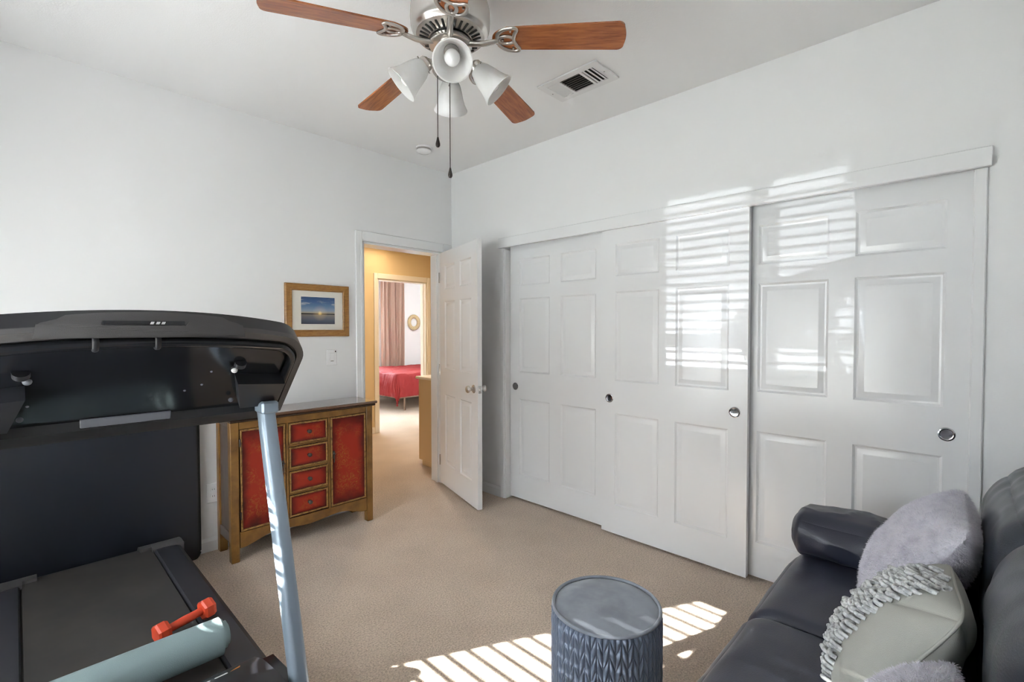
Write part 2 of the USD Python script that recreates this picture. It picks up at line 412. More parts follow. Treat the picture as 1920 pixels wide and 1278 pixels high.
def soft_box(lo, hi, r, puff=(0, 0, 0), n=26, seed=0, wrinkle=0.0, wscale=7.0, stretch=(1, 1, 1)):
    """A padded block: rounded edges, faces puffed out, soft folds."""
    lo, hi = np.array(lo, float), np.array(hi, float)
    c, h = (lo + hi) / 2, (hi - lo) / 2
    V, Fc = [], []
    base = 0
    lin = np.linspace(-1, 1, n)
    lin = np.sign(lin) * (1 - (1 - np.abs(lin)) ** 1.5)
    for ax in range(3):
        for s in (-1, 1):
            a, b = [k for k in range(3) if k != ax]
            A, B = np.meshgrid(lin, lin, indexing="ij")
            p = np.empty((n, n, 3)); p[..., ax] = s; p[..., a] = A; p[..., b] = B
            V.append(p.reshape(-1, 3))
            i, j = np.meshgrid(np.arange(n - 1), np.arange(n - 1), indexing="ij")
            q = np.stack([i * n + j, (i + 1) * n + j, (i + 1) * n + j + 1, i * n + j + 1], -1).reshape(-1, 4) + base
            flip = (s < 0) ^ (ax == 1)
            t = np.vstack([q[:, [0, 1, 2]], q[:, [0, 2, 3]]])
            Fc.append(t[:, ::-1] if flip else t)
            base += n * n
    u = np.vstack(V)
    p = u * h
    rr = np.minimum(np.broadcast_to(r, 3), h)
    inner = np.clip(p, -(h - rr), h - rr)
    d = (p - inner) / rr
    ln = np.linalg.norm(d, axis=1, keepdims=True)
    nrm = d / np.maximum(ln, 1e-9)
    p = inner + nrm * rr
    w = (1 - u ** 2)
    for k in range(3):
        a, b = [x for x in range(3) if x != k]
        p[:, k] += puff[k] * u[:, k] * np.clip(w[:, a], 0, 1) ** 0.6 * np.clip(w[:, b], 0, 1) ** 0.6
    p = p + c
    if wrinkle:
        q = p * np.array(stretch) * wscale + seed * 13.7
        dd = meshkit.fbm(q, 3, seed) - 0.5
        ridg = 1 - np.abs(2 * meshkit.fbm(q * 0.8 + 5.1, 3, seed + 7) - 1)
        p = p + nrm * (dd * wrinkle + (ridg ** 4) * wrinkle * 0.8)[:, None]
    m = trimesh.Trimesh(p, np.vstack(Fc), process=False)
    m.merge_vertices(digits_vertex=6)
    m.update_faces(m.nondegenerate_faces())
    if m.volume < 0:
        m.invert()
    return m

def rounded_rect(x0, y0, x1, y1, r, n=8):
    return sbox(x0 + r, y0 + r, x1 - r, y1 - r).buffer(r, quad_segs=n)

# ------------------------------------------------------------------ room shell
H = 2.742            # ceiling
XW, YR = -3.45, -3.80  # window wall, rear wall
DL, DR, DH = -0.874, -0.108, 2.035    # room doorway
CY0, CY1, CH = -0.668, -3.362, 2.06   # closet opening
WY0, WY1, WZ0, WZ1 = -2.78, -0.62, 0.45, 1.82   # window opening

def wall(name, m, look, label):
    p = build(m, name, look, "/World", smooth=False)
    tag(stage.GetPrimAtPath(p), label, "wall", kind="structure")

MB().box((-3.7, -4.0, -0.12), (4.6, 5.5, 0.0)).top("floor", "carpet", "beige cut pile carpet running through the room, the hall and the far bedroom", "floor", kind="structure")
MB().box((-3.65, -3.95, H), (0.9, 0.14, H + 0.12)).top("ceiling", "ceiling_white", "smooth white ceiling above the ceiling fan", "ceiling", kind="structure")
wall("wall_back", prism(sbox(-3.6, 0, 0.12, H).difference(sbox(DL, -1, DR, DH)), 0.0, 0.12, "xz"), "wall_white", "white wall with the sunset picture and the open doorway")
wall("wall_right", prism(sbox(-3.95, 0, 0.0, H).difference(sbox(CY1, -1, CY0, CH)), 0.0, 0.11, "yz"), "wall_white", "white wall around and above the sliding closet doors")
wall("wall_left", prism(sbox(-3.95, 0, 0.12, H).difference(sbox(WY0, WZ0, WY1, WZ1)), XW - 0.16, XW, "yz"), "wall_white", "white wall with the shuttered window beside the treadmill")
wall("wall_rear", bbox((XW - 0.16, YR - 0.12, 0), (0.11, YR, H)), "wall_white", "white wall behind the sofa")
cl = MB()
cl.box((0.72, CY1 - 0.15, 0), (0.78, CY0 + 0.15, H)); cl.box((0.11, CY0 + 0.1, 0), (0.72, CY0 + 0.15, H)); cl.box((0.11, CY1 - 0.15, 0), (0.72, CY1 - 0.1, H))
wall("wall_closet", cl.mesh(), "closet_inside", "grey inner walls of the closet behind the sliding doors")

def baseboard(name, pts, label, h=0.083, t=0.013, look="trim_white"):
    """A moulded skirting along the points (x, y); the room lies to the left of the way they run."""
    mb = MB()
    for (x0, y0), (x1, y1) in zip(pts[:-1], pts[1:]):
        d = np.array([x1 - x0, y1 - y0]); L = np.linalg.norm(d); d /= L
        prof = Polygon([(0, 0), (t, 0), (t, h - 0.02), (t * 0.55, h - 0.006), (t * 0.3, h), (0, h)])
        m = trimesh.creation.extrude_polygon(prof, L, engine="earcut")
        v = np.array(m.vertices)
        nx, ny = -d[1], d[0]
        w = np.stack([x0 + d[0] * v[:, 2] + nx * v[:, 0], y0 + d[1] * v[:, 2] + ny * v[:, 0], v[:, 1]], 1)
        m = trimesh.Trimesh(w, m.faces, process=False)
        if m.volume < 0:
            m.invert()
        mb.add(m)
    mb.top(name, look, label, "baseboard", smooth=False, kind="structure")

baseboard("baseboard_back", [(-0.938, 0), (-3.45, 0)], "white baseboard along the wall under the picture")
baseboard("baseboard_right", [(0, -0.628), (0, 0)], "short white baseboard between the open door and the closet")
baseboard("baseboard_right_rear", [(0, YR), (0, -3.402)], "short white baseboard between the closet and the rear wall")
baseboard("baseboard_rear", [(XW, YR), (0, YR)], "white baseboard behind the sofa")
baseboard("baseboard_left", [(XW, 0), (XW, YR)], "white baseboard under the shuttered window")

# room doorway: casing and jambs
t = thing("trim_1", "white casing and jamb around the doorway to the hall", "door casing", (DL, 0, 0), kind="structure")
def casing_profile(w, d=0.017):
    return Polygon([(0, 0), (w, 0), (w, -d), (w * 0.72, -d), (w * 0.55, -d * 0.8), (w * 0.2, -d * 0.62), (0, -d * 0.45)])
MB().box((DL - 0.060, -0.017, 0), (DL - 0.004, 0.0, DH + 0.078), 0.004).box((DL - 0.02, -0.0185, 0), (DL - 0.004, -0.001, DH + 0.02), 0.002).build("side_casing", "trim_white", t)
MB().box((DR + 0.004, -0.017, 0), (-0.014, 0.0, DH + 0.078), 0.004).build("side_casing", "trim_white", t)
MB().box((DL - 0.0035, -0.0168, DH + 0.004), (DR + 0.0035, 0.0, DH + 0.078), 0.004).build("head_casing", "trim_white", t)
MB().box((DL, -0.006, 0), (DL + 0.016, 0.15, DH), 0.002).box((DR - 0.016, -0.006, 0), (DR, 0.15, DH), 0.002).box((DL, -0.006, DH - 0.016), (DR, 0.15, DH), 0.002).build("jamb", "trim_white", t)
MB().box((DL + 0.016, 0.045, 0), (DL + 0.027, 0.075, DH - 0.016)).box((DR - 0.027, 0.045, 0), (DR - 0.016, 0.075, DH - 0.016)).build("door_stop", "trim_white", t)
MB().box((DL + 0.0155, 0.008, 0.93), (DL + 0.018, 0.036, 0.99), 0.001).build("strike_plate", "nickel", t, label="nickel strike plate")

# ------------------------------------------------------------------ six panel doors
def six_panel(parent, w, h, th, look, stile, mull, zones):
    pw = (w - 2 * stile - mull) / 2
    xs = [(stile, stile + pw), (stile + pw + mull, w - stile)]
    body = rounded_rect(0, 0, w, h, 0.002, 2)
    holes = [sbox(a, z0, b, z1) for a, b in xs for z0, z1 in zones]
    slab = prism(body.difference(union_all(holes)), 0.0, th, "xz")
    build(slab, "slab", look, parent, smooth=False, local=True)
    rings = [(0.0, 0.0), (0.004, 0.0035), (0.010, 0.0085), (0.017, 0.0095), (0.022, 0.0088), (0.040, 0.0035), (0.044, 0.0028)]
    for z0, z1 in zones:
        for a, b in xs:
            V, Fc = [], []
            for side in (0, 1):
                first = len(V)
                for ins, dep in rings:
                    y = dep if side == 0 else th - dep
                    V += [(a + ins, y, z0 + ins), (b - ins, y, z0 + ins), (b - ins, y, z1 - ins), (a + ins, y, z1 - ins)]
                for k in range(len(rings) - 1):
                    for e in range(4):
                        p, q = first + 4 * k + e, first + 4 * k + (e + 1) % 4
                        tri = [[p, q, q + 4], [p, q + 4, p + 4]]
                        Fc += tri if side == 0 else [x[::-1] for x in tri]
                e = first + 4 * (len(rings) - 1)
                tri = [[e, e + 1, e + 2], [e, e + 2, e + 3]]
                Fc += tri if side == 0 else [x[::-1] for x in tri]
            build(trimesh.Trimesh(np.array(V), np.array(Fc), process=False), "panel", look, parent, smooth=14, local=True)

ZONES = [(0.19, 0.792), (1.012, 1.588), (1.690, 1.897)]
# the open room door
door = thing("door_1", "white six panel door standing open into the room", "door", (-0.133, 0.0, 0.014), -106.6, kind="structure")
six_panel(door, 0.765, 2.014, 0.035, "room_door_white", 0.112, 0.10, ZONES)
def knob(side):
    s = -1 if side == 0 else 1
    y0 = 0.0 if side == 0 else 0.035
    T = trans(0.70, y0, 0.90) @ rot((1, 0, 0), 90 if s < 0 else -90)
    return MB().lathe([(0, 0), (0.032, 0), (0.032, 0.004), (0.026, 0.009), (0.013, 0.012), (0.0115, 0.03), (0.018, 0.036), (0.027, 0.045), (0.028, 0.054), (0.022, 0.062), (0.010, 0.065), (0, 0.065)], 28, T)
for s in (0, 1):
    knob(s).build("knob", "nickel", door, local=True, smooth=40)
MB().box((0.7645, 0.005, 0.872), (0.7665, 0.030, 0.928), 0.001).box((0.765, 0.011, 0.890), (0.776, 0.024, 0.910), 0.003).build("latch", "nickel", door, local=True)
for z in (0.2, 1.0, 1.8):
    MB().add(lathe([(0, -0.045), (0.006, -0.045), (0.006, 0.045), (0, 0.045)], 12), trans(-0.004, -0.004, z)).build("hinge", "nickel", door, local=True)

# closet: three sliding doors
def pull(parent, x, z):
    T = trans(x, 0.0, z) @ rot((1, 0, 0), 90)
    MB().lathe([(0, 0.0005), (0.020, 0.0005), (0.023, 0.0015), (0.025, 0.0045), (0.0285, 0.0035), (0.0295, 0.0), (0.0295, -0.004), (0, -0.004)][::1], 36, T).build("finger_pull", "chrome", parent, local=True, smooth=25)
for nm, x, y, lab, pulls in (("door_2", 0.049, -0.683, "sliding closet door nearest the open room door", [0.055]),
                             ("door_3", -0.005, -1.586, "middle sliding closet door overlapping both neighbours", [0.06, 0.852]),
                             ("door_4", 0.049, -2.455, "sliding closet door behind the sofa arm", [0.838])):
    d = thing(nm, "white six panel " + lab, "closet door", (x, y, 0.016), -90, kind="structure")
    six_panel(d, 0.918 if nm != "door_4" else 0.906, 2.03, 0.034, "closet_white", 0.1 if nm != "door_4" else 0.08, 0.105, [(a, b) for a, b in [(0.188, 0.795), (1.008, 1.590), (1.690, 1.900)]])
    for p in pulls:
        pull(d, p, 0.892)
MB().box((-0.032, -0.620, 2.010), (0.0, -3.413, 2.087), 0.003).top("trim_2", "trim_white", "long white header board over the sliding closet doors", "trim", kind="structure")
MB().box((-0.014, -0.626, 0), (0.0, -0.6675, 2.0095), 0.004).box((-0.004, -0.6615, 0), (0.108, -0.6795, 2.0), 0.002).top("trim_3", "trim_white", "narrow white casing at the closet end near the open door", "trim", kind="structure")
MB().box((-0.014, -3.362, 0), (0.0, -3.402, 2.0095), 0.004).box((-0.004, -3.361, 0), (0.108, -3.374, 2.0), 0.002).top("trim_4", "trim_white", "narrow white casing at the closet end beside the sofa", "trim", kind="structure")

# ------------------------------------------------------------------ window with plantation shutters (on the wall left of the frame)
w1 = thing("window_1", "white framed window in the left wall behind open shutters", "window", (XW - 0.12, (WY0 + WY1) / 2, WZ0), kind="structure")
xf = XW - 0.12
fr = MB()
fr.add(prism(sbox(WY0, WZ0, WY1, WZ1).difference(sbox(WY0 + 0.04, WZ0 + 0.04, WY1 - 0.04, WZ1 - 0.04)), xf - 0.03, xf + 0.03, "yz"))
ym = (WY0 + WY1) / 2
fr.box((xf - 0.025, ym - 0.03, WZ0 + 0.04), (xf + 0.025, ym + 0.03, WZ1 - 0.04))
fr.build("window_frame", "trim_white", w1)
for a, b in ((WY0 + 0.04, ym - 0.03), (ym + 0.03, WY1 - 0.04)):
    MB().box((xf - 0.003, a, WZ0 + 0.04), (xf + 0.003, b, WZ1 - 0.04)).build("pane", "pane", w1)
MB().box((XW - 0.01, WY0 - 0.05, WZ0 - 0.03), (XW + 0.035, WY1 + 0.05, WZ0 - 0.001), 0.005).build("window_sill", "trim_white", w1)
NP = 4
pwid = (WY1 - WY0) / NP
RAIL = (0.915, 0.985)
for k in range(NP):
    y1 = WY1 - k * pwid; y0 = y1 - pwid
    where = ["end panel nearest the picture wall", "second panel from the picture wall", "third panel from the picture wall", "end panel nearest the sofa"][k]
    s = thing("shutter_panel", "white louvered window shutter, " + where, "window shutter", (XW - 0.03, (y0 + y1) / 2, WZ0))
    pan = sbox(y0 + 0.002, WZ0 + 0.002, y1 - 0.002, WZ1 - 0.002)
    lower, upper = (WZ0 + 0.06, RAIL[0]), (RAIL[1], WZ1 - 0.06)
    pan = pan.difference(sbox(y0 + 0.042, lower[0], y1 - 0.042, lower[1])).difference(sbox(y0 + 0.042, upper[0], y1 - 0.042, upper[1]))
    build(prism(pan, XW - 0.047, XW - 0.015, "yz"), "shutter_frame", "trim_white", s, smooth=False)
    el = [(0.0252 * math.cos(a), 0.0032 * math.sin(a)) for a in np.linspace(0, 2 * PI, 13)[:-1]]
    for (z0, z1), tier in ((lower, 0), (upper, 1)):
        n = int(round((z1 - z0) / 0.0445)); pitch = (z1 - z0) / n
        tilt = -11 if (tier == 1 and k == 0) else 22   # slat top faces the sun in the open tier, else turned away
        for i in range(n):
            m = prism(Polygon(el), y0 + 0.043, y1 - 0.043, "xz")
            m.apply_transform(rot((0, 1, 0), -tilt))
            m.apply_translation((XW - 0.031, 0, z0 + (i + 0.5) * pitch))
            build(m, "louver", "trim_white", s, smooth=40)
MB().box((-60, -60, -3.2), (-3.75, 60, -3.0)).top("ground", "ground_outside", "pale ground outside the shuttered window", "ground", kind="structure")
MB().box((-4.02, -4.2, 2.72), (XW - 0.16, 0.4, 2.86)).top("eave", "trim_white", "white roof overhang outside, above the shuttered window", "roof overhang", kind="structure")
t = thing("neighbour_house", "neighbouring house with a dark sloping roof outside the shuttered window", "house", (-14.0, -4.0, -3.0))
MB().box((-18.0, -12.0, -3.0), (-12.0, 2.05, 1.40)).build("wall", "house_wall", t)
for yy in (-3.2, -0.6):
    MB().box((-12.02, yy - 0.5, 0.1), (-11.98, yy + 0.5, 1.1)).build("window", "pane", t)
rf = Polygon([(2.35, 1.66), (-1.45, 4.05), (-12.6, 4.05), (-12.6, 3.85), (-1.55, 3.85), (2.30, 1.50)])
MB().add(prism(rf, -18.5, -11.4, "yz")).build("roof", "roof_dark", t, smooth=False)
MB().add(prism(Polygon([(2.05, 1.4), (2.05, 1.6), (-1.5, 3.85), (-12.0, 3.85), (-12.0, 1.4)]), -17.9, -12.1, "yz")).build("gable", "roof_dark", t, smooth=False)

t = thing("balcony", "pale balcony floor and solid parapet outside the shuttered window", "balcony", (-4.0, -1.8, -0.3), kind="structure")
MB().box((-4.4, -4.2, -0.30), (XW - 0.16, 0.6, -0.15)).build("slab", "house_wall", t)
MB().box((-4.4, -4.2, -0.15), (-4.3, 0.6, 0.735), 0.005).build("parapet", "house_wall", t)
t = thing("patio_cover", "flat patio roof on two posts beside the neighbouring house", "patio roof", (-13.0, 4.0, -3.0))
MB().box((-14.2, 2.07, 0.60), (-11.9, 6.0, 0.67)).build("roof", "house_wall", t)
for x in (-14.0, -12.05):
    MB().box((x - 0.07, 5.80, -3.0), (x + 0.07, 5.94, 0.60), 0.005).build("post", "house_wall", t)

# ------------------------------------------------------------------ hall and bedroom beyond the doorway
HY0, HY1 = 2.27, 2.39           # wall between hall and bedroom
BX0, BX1, BH = 0.590, 1.372, 2.03
wall("wall_hall_near", prism(sbox(-2.2, 0, 2.0, H).difference(sbox(DL, -1, DR, DH)), 0.12, 0.135, "xz"), "hall_yellow", "yellow hall side of the wall with the open doorway")
wall("wall_hall_far", prism(sbox(-2.2, 0, 4.5, H).difference(sbox(BX0, -1, BX1, BH)), HY0, HY0 + 0.06, "xz"), "hall_yellow", "yellow hall wall around the bedroom doorway")
wall("wall_bedroom_near", prism(sbox(-0.3, 0, 4.5, H).difference(sbox(BX0, -1, BX1, BH)), HY0 + 0.06, HY1, "xz"), "bedroom_white", "white bedroom side of the wall towards the hall")
wall("wall_hall_left", bbox((-2.3, 0.12, 0), (-2.2, HY1, H)), "hall_yellow", "yellow end wall of the hall, out of sight on the left")
wall("wall_hall_right", bbox((2.0, 0.12, 0), (2.1, HY0, H)), "hall_yellow", "yellow end wall of the hall behind the open door")
MB().box((-2.3, 0.12, 2.44), (2.1, HY0, 2.54)).top("ceiling_hall", "ceiling_white", "low white hall ceiling with one downlight", "ceiling", kind="structure")
t = thing("trim_5", "cream casing and jamb around the bedroom doorway across the hall", "door casing", (BX0, HY0, 0), kind="structure")
MB().box((BX0 - 0.058, HY0 - 0.017, 0), (BX0 - 0.003, HY0, BH + 0.072), 0.004).build("side_casing", "hall_trim", t)
MB().box((BX1 + 0.003, HY0 - 0.017, 0), (BX1 + 0.058, HY0, BH + 0.072), 0.004).build("side_casing", "hall_trim", t)
MB().box((BX0 - 0.0025, HY0 - 0.0165, BH + 0.003), (BX1 + 0.0025, HY0, BH + 0.072), 0.004).build("head_casing", "hall_trim", t)
MB().box((BX0, HY0 - 0.004, 0), (BX0 + 0.015, HY1 + 0.01, BH), 0.002).box((BX1 - 0.015, HY0 - 0.004, 0), (BX1, HY1 + 0.01, BH), 0.002).box((BX0, HY0 - 0.004, BH - 0.015), (BX1, HY1 + 0.01, BH), 0.002).build("jamb", "hall_trim", t)
MB().box((BX1 - 0.027, HY0 + 0.05, 0), (BX1 - 0.015, HY0 + 0.085, BH - 0.015)).build("door_stop", "hall_trim", t)
baseboard("baseboard_hall", [(0.53, HY0), (-2.2, HY0)], "cream baseboard of the hall left of the bedroom doorway", look="hall_trim")
# downlights
for lx, ly, power, lab in ((0.56, 1.98, 0.06, "glowing round downlight in the hall ceiling, just visible under the door head"), (0.32, 1.18, 1.0, "round downlight in the middle of the hall ceiling, hidden above the door head")):
    t = thing("recessed_downlight", lab, "ceiling light", (lx, ly, 2.44))
    MB().lathe([(0.062, 0.0), (0.085, 0.0), (0.088, -0.004), (0.085, -0.007), (0.066, -0.005), (0.062, 0.0)], 32, trans(lx, ly, 2.44)).build("trim_ring", "ceiling_white", t)
    MB().lathe([(0, -0.003), (0.061, -0.003), (0.061, 0.0), (0, 0.0)], 32, trans(lx, ly, 2.44)).build("lens", "lamp_glow", t)
    hl = UsdLux.DiskLight.Define(stage, t + "/lamp")
    hl.CreateRadiusAttr(0.055); hl.CreateIntensityAttr(HALL_LAMP * power); hl.CreateColorAttr(Gf.Vec3f(1.0, 0.86, 0.68)); hl.AddTranslateOp().Set(Gf.Vec3d(0, 0, -0.012))
# built-in cabinet in the hall
t = thing("hall_cabinet", "yellow painted built-in cabinet with a flat top beyond the open door", "cabinet", (0.10, 0.14, 0))
MB().box((0.10, 0.14, 0.05), (1.30, 0.66, 0.866), 0.003).build("body", "hall_yellow", t)
MB().box((0.10, 0.14, 0), (1.30, 0.60, 0.05)).build("toe_kick", "hall_yellow", t)
MB().box((0.076, 0.14, 0.866), (1.31, 0.685, 0.892), 0.006).build("worktop", "hall_trim", t)
for k in range(2):
    MB().box((0.12 + 0.59 * k, 0.66, 0.08), (0.69 + 0.59 * k, 0.675, 0.845), 0.004).build("cabinet_door", "hall_yellow", t)
# bedroom shell
BYF = 5.22
BW = (0.55, 2.33, 0.80, 2.30)     # bedroom window
wall("wall_bedroom_far", prism(sbox(-0.4, 0, 4.6, H).difference(sbox(BW[0], BW[2], BW[1], BW[3])), BYF, BYF + 0.14, "xz"), "bedroom_white", "bright white bedroom wall with the curtained window")
wall("wall_bedroom_left", bbox((-0.4, HY1, 0), (-0.3, BYF, H)), "bedroom_white", "white bedroom wall, out of sight on the left")
wall("wall_bedroom_right", prism(sbox(HY1, 0, BYF, H), 4.5, 4.6, "yz"), "bedroom_white", "white bedroom wall behind the bed head")
MB().box((-0.4, HY0, H), (4.6, BYF + 0.14, H + 0.1)).top("ceiling_bedroom", "ceiling_white", "white ceiling of the bright bedroom", "ceiling", kind="structure")
t = thing("window_2", "bright bedroom window beside the tan curtain", "window", (BW[0], BYF, BW[2]), kind="structure")
MB().add(prism(sbox(BW[0], BW[2], BW[1], BW[3]).difference(sbox(BW[0] + 0.045, BW[2] + 0.045, BW[1] - 0.045, BW[3] - 0.045)), BYF + 0.04, BYF + 0.09, "xz")).box((1.42, BYF + 0.045, BW[2] + 0.045), (1.47, BYF + 0.085, BW[3] - 0.045)).build("window_frame", "trim_white", t)
for a, b in ((BW[0] + 0.045, 1.42), (1.47, BW[1] - 0.045)):
    MB().box((a, BYF + 0.06, BW[2] + 0.045), (b, BYF + 0.066, BW[3] - 0.045)).build("pane", "pane", t)
# bedroom ceiling light, above the frame
t = thing("ceiling_light", "round white ceiling light over the far bed, out of sight above the doorways", "ceiling light", (2.3, 3.7, H))
MB().lathe([(0, 0), (0.17, 0), (0.17, -0.02), (0.155, -0.03), (0, -0.03)], 40, trans(2.3, 3.7, H)).build("fitting", "ceiling_white", t)
bl = UsdLux.DiskLight.Define(stage, t + "/lamp")
bl.CreateRadiusAttr(0.15); bl.CreateIntensityAttr(BEDROOM_LAMP * 0.05); bl.CreateColorAttr(Gf.Vec3f(1.0, 0.97, 0.92)); bl.AddTranslateOp().Set(Gf.Vec3d(0, 0, -0.035))
# curtain on its rod
t = thing("curtain_rod", "slim white curtain rod above the bedroom window", "curtain rod", (2.3, 5.12, 2.42))
MB().tube([(0.4, 5.12, 2.42), (2.95, 5.12, 2.42)], 0.011, 12).build("rod", "trim_white", t)
for x in (0.45, 2.93):
    MB().box((x - 0.012, 5.12, 2.40), (x + 0.012, BYF, 2.425), 0.003).build("bracket", "trim_white", t)
def curtain(x0, x1, name_label):
    n, m = 150, 34
    U, V = np.meshgrid(np.linspace(0, 1, n), np.linspace(0, 1, m), indexing="ij")
    top, bot = 2.405, 0.06
    z = top + (bot - top) * V
    folds = 7.5
    spread = 1 + 0.10 * (V - 0.3)
    ph = U * folds * 2 * PI + 0.5 * np.sin(V * 2.1 + U * 5)
    xx = x0 + (x1 - x0) * (0.5 + (U - 0.5) * spread) + 0.012 * np.sin(ph * 0.5 + 1) + 0.035 * V * np.sin(U * 3 + 1)
    yy = 5.12 + 0.035 * (1 - 0.35 * V) * np.sin(ph) + 0.014 * np.sin(ph * 1.7 + V * 3)
    P = np.stack([xx, yy, z], -1).reshape(-1, 3)
    i, j = np.meshgrid(np.arange(n - 1), np.arange(m - 1), indexing="ij")
    q = np.stack([i * m + j, (i + 1) * m + j, (i + 1) * m + j + 1, i * m + j + 1], -1).reshape(-1, 4)
    f = np.vstack([q[:, [0, 1, 2]], q[:, [0, 2, 3]]])
    m2 = trimesh.Trimesh(P, f, process=False)
    back = trimesh.Trimesh(P + m2.vertex_normals * 0.002, f[:, ::-1], process=False)
    p = build(trimesh.util.concatenate([m2, back]), "curtain", "curtain", "/World", smooth=True)
    tag(stage.GetPrimAtPath(p), name_label, "curtain")
curtain(2.33, 2.90, "pinkish tan curtain hanging in folds at the bedroom window")
# straw ring on the bedroom wall
ph = np.linspace(0, 2 * PI, 49)[:-1]
ring = tube(np.stack([3.165 + 0.118 * np.cos(ph), np.full(48, BYF - 0.032), 1.515 + 0.128 * np.sin(ph)], 1), 0.040, 12, True, 1.0, (0, 1, 0))
v = np.array(ring.vertices); v[:, 1] = BYF - 0.032 + (v[:, 1] - (BYF - 0.032)) * 0.7
ring = trimesh.Trimesh(v + (meshkit.fbm(v * 60, 2, 3) - 0.5)[:, None] * 0.008, ring.faces, process=False)
MB().add(ring).top("straw_wreath", "wreath_straw", "round straw coloured wreath on the white bedroom wall", "wreath", smooth=True)
# bed
bx0, bx1, by0, by1 = 1.60, 3.65, 3.38, 4.92
t = thing("bed", "low metal framed bed under a red duvet in the far bedroom", "bed", (bx0, by0, 0))
soft = soft_box((bx0 + 0.03, by0 + 0.03, 0.27), (bx1, by1 - 0.03, 0.565), 0.05, (0, 0, 0.015), 14)
build(soft, "mattress", "sheet_white", t)
MB().box((bx0 + 0.02, by0 + 0.02, 0.225), (bx1, by0 + 0.06, 0.265), 0.004).box((bx0 + 0.02, by1 - 0.06, 0.225), (bx1, by1 - 0.02, 0.265), 0.004).box((bx0 + 0.02, by0 + 0.02, 0.225), (bx0 + 0.06, by1 - 0.02, 0.265), 0.004).build("bed_frame", "bed_metal", t)
for x in (bx0 + 0.22, bx1 - 0.08):
    for y in (by0 + 0.14, by1 - 0.09):
        MB().tube([(x, y, 0), (x, y, 0.225)], 0.017, 12).build("leg", "bed_metal", t)
# duvet: a cloth laid over the mattress, its corner hanging in a point
def duvet():
    ov = 0.385
    n, m = 110, 100
    us = np.linspace(-ov, bx1 - bx0, n); vs = np.linspace(-ov, by1 - by0 + ov, m)
    U, V = np.meshgrid(us, vs, indexing="ij")
    w = by1 - by0
    du = np.clip(-U, 0, None); dv0 = np.clip(-V, 0, None); dv1 = np.clip(V - w, 0, None)
    dv = dv0 + dv1
    drop = np.hypot(du, dv)                     # at the corner the cloth hangs straight down
    ang = np.arctan2(dv, du)
    k = 0.045                                    # rounding at the mattress edge
    out = k * (1 - np.exp(-drop / 0.05))
    fold = np.where(drop > 0.02, np.minimum(drop, 0.2), 0.0)
    side = fold * 0.16 * np.sin(np.where(du > dv, V, U) * 34 + 2 * np.sin(U * 9 + V * 7))
    cosv, sinv = np.where(drop > 0, du / np.maximum(drop, 1e-6), 0), np.where(drop > 0, dv / np.maximum(drop, 1e-6), 0)
    x = bx0 + np.clip(U, 0, None) - (out + np.abs(side) * 0.8) * cosv
    y = by0 + np.clip(V, 0, w) + (out + np.abs(side) * 0.8) * sinv * np.where(V < 0, -1, 1)
    z = 0.615 - np.clip(drop - 0.02, 0, None) * 0.98
    P = np.stack([x, y, z], -1)
    nz = meshkit.fbm(P.reshape(-1, 3) * 5.5, 4, 11).reshape(n, m) - 0.5
    inside = np.exp(-drop * 6)
    P[..., 2] += nz * 0.07 * inside + 0.02 * inside * np.exp(-np.minimum(np.minimum(U, V), w - V).clip(0) * 3)
    P[..., 0] -= nz * 0.09 * (1 - inside); P[..., 1] -= nz * 0.09 * (1 - inside)
    P[..., 2] = np.maximum(P[..., 2], 0.03)
    i, j = np.meshgrid(np.arange(n - 1), np.arange(m - 1), indexing="ij")
    q = np.stack([i * m + j, (i + 1) * m + j, (i + 1) * m + j + 1, i * m + j + 1], -1).reshape(-1, 4)
    f = np.vstack([q[:, [0, 1, 2]], q[:, [0, 2, 3]]])
    a = trimesh.Trimesh(P.reshape(-1, 3), f, process=False)
    b = trimesh.Trimesh(P.reshape(-1, 3) - a.vertex_normals * 0.018, f[:, ::-1], process=False)
    return trimesh.util.concatenate([a, b])
p = build(duvet(), "duvet", "duvet_red", "/World", smooth=True)
tag(stage.GetPrimAtPath(p), "coral red duvet draped over the far bed, corner hanging down", "duvet")

# ------------------------------------------------------------------ things on the walls and the ceiling
# smoke detector
t = thing("smoke_detector", "round white smoke detector on the ceiling near the corner", "smoke detector", (-0.545, -0.345, H))
T = trans(-0.545, -0.345, H) @ rot((1, 0, 0), 180)
MB().lathe([(0, 0), (0.062, 0), (0.062, 0.010), (0.058, 0.012), (0.0, 0.012)], 36, T).build("base", "switch_white", t)
MB().lathe([(0.054, 0.012), (0.054, 0.020), (0.050, 0.024), (0, 0.024)], 36, T).build("vent_band", "slat_grey", t)
MB().lathe([(0, 0.024), (0.056, 0.024), (0.056, 0.030), (0.045, 0.040), (0.018, 0.045), (0, 0.045)], 36, T).build("cover", "switch_white", t)
# ceiling vent with three banks of slats
vx0, vx1, vy0, vy1 = -0.640, -0.405, -1.955, -1.560
t = thing("ceiling_vent", "white rectangular ceiling register with three banks of slats", "air vent", ((vx0 + vx1) / 2, (vy0 + vy1) / 2, H))
banks = [(vy0 + 0.045, vy0 + 0.118, "x3"), (vy0 + 0.132, vy0 + 0.262, "y8"), (vy0 + 0.277, vy0 + 0.350, "x3")]
face = rounded_rect(vx0, vy0, vx1, vy1, 0.006, 3)
hx0, hx1 = vx0 + 0.040, vx1 - 0.040
for a, b, _ in banks:
    face = face.difference(sbox(hx0, a, hx1, b))
MB().add(prism(face, H - 0.010, H - 0.002, "xy")).build("frame", "vent_white", t, smooth=False)
MB().box((vx0 + 0.02, vy0 + 0.02, H - 0.003), (vx1 - 0.02, vy1 - 0.02, H - 0.0005)).build("duct", "dark_gap", t)
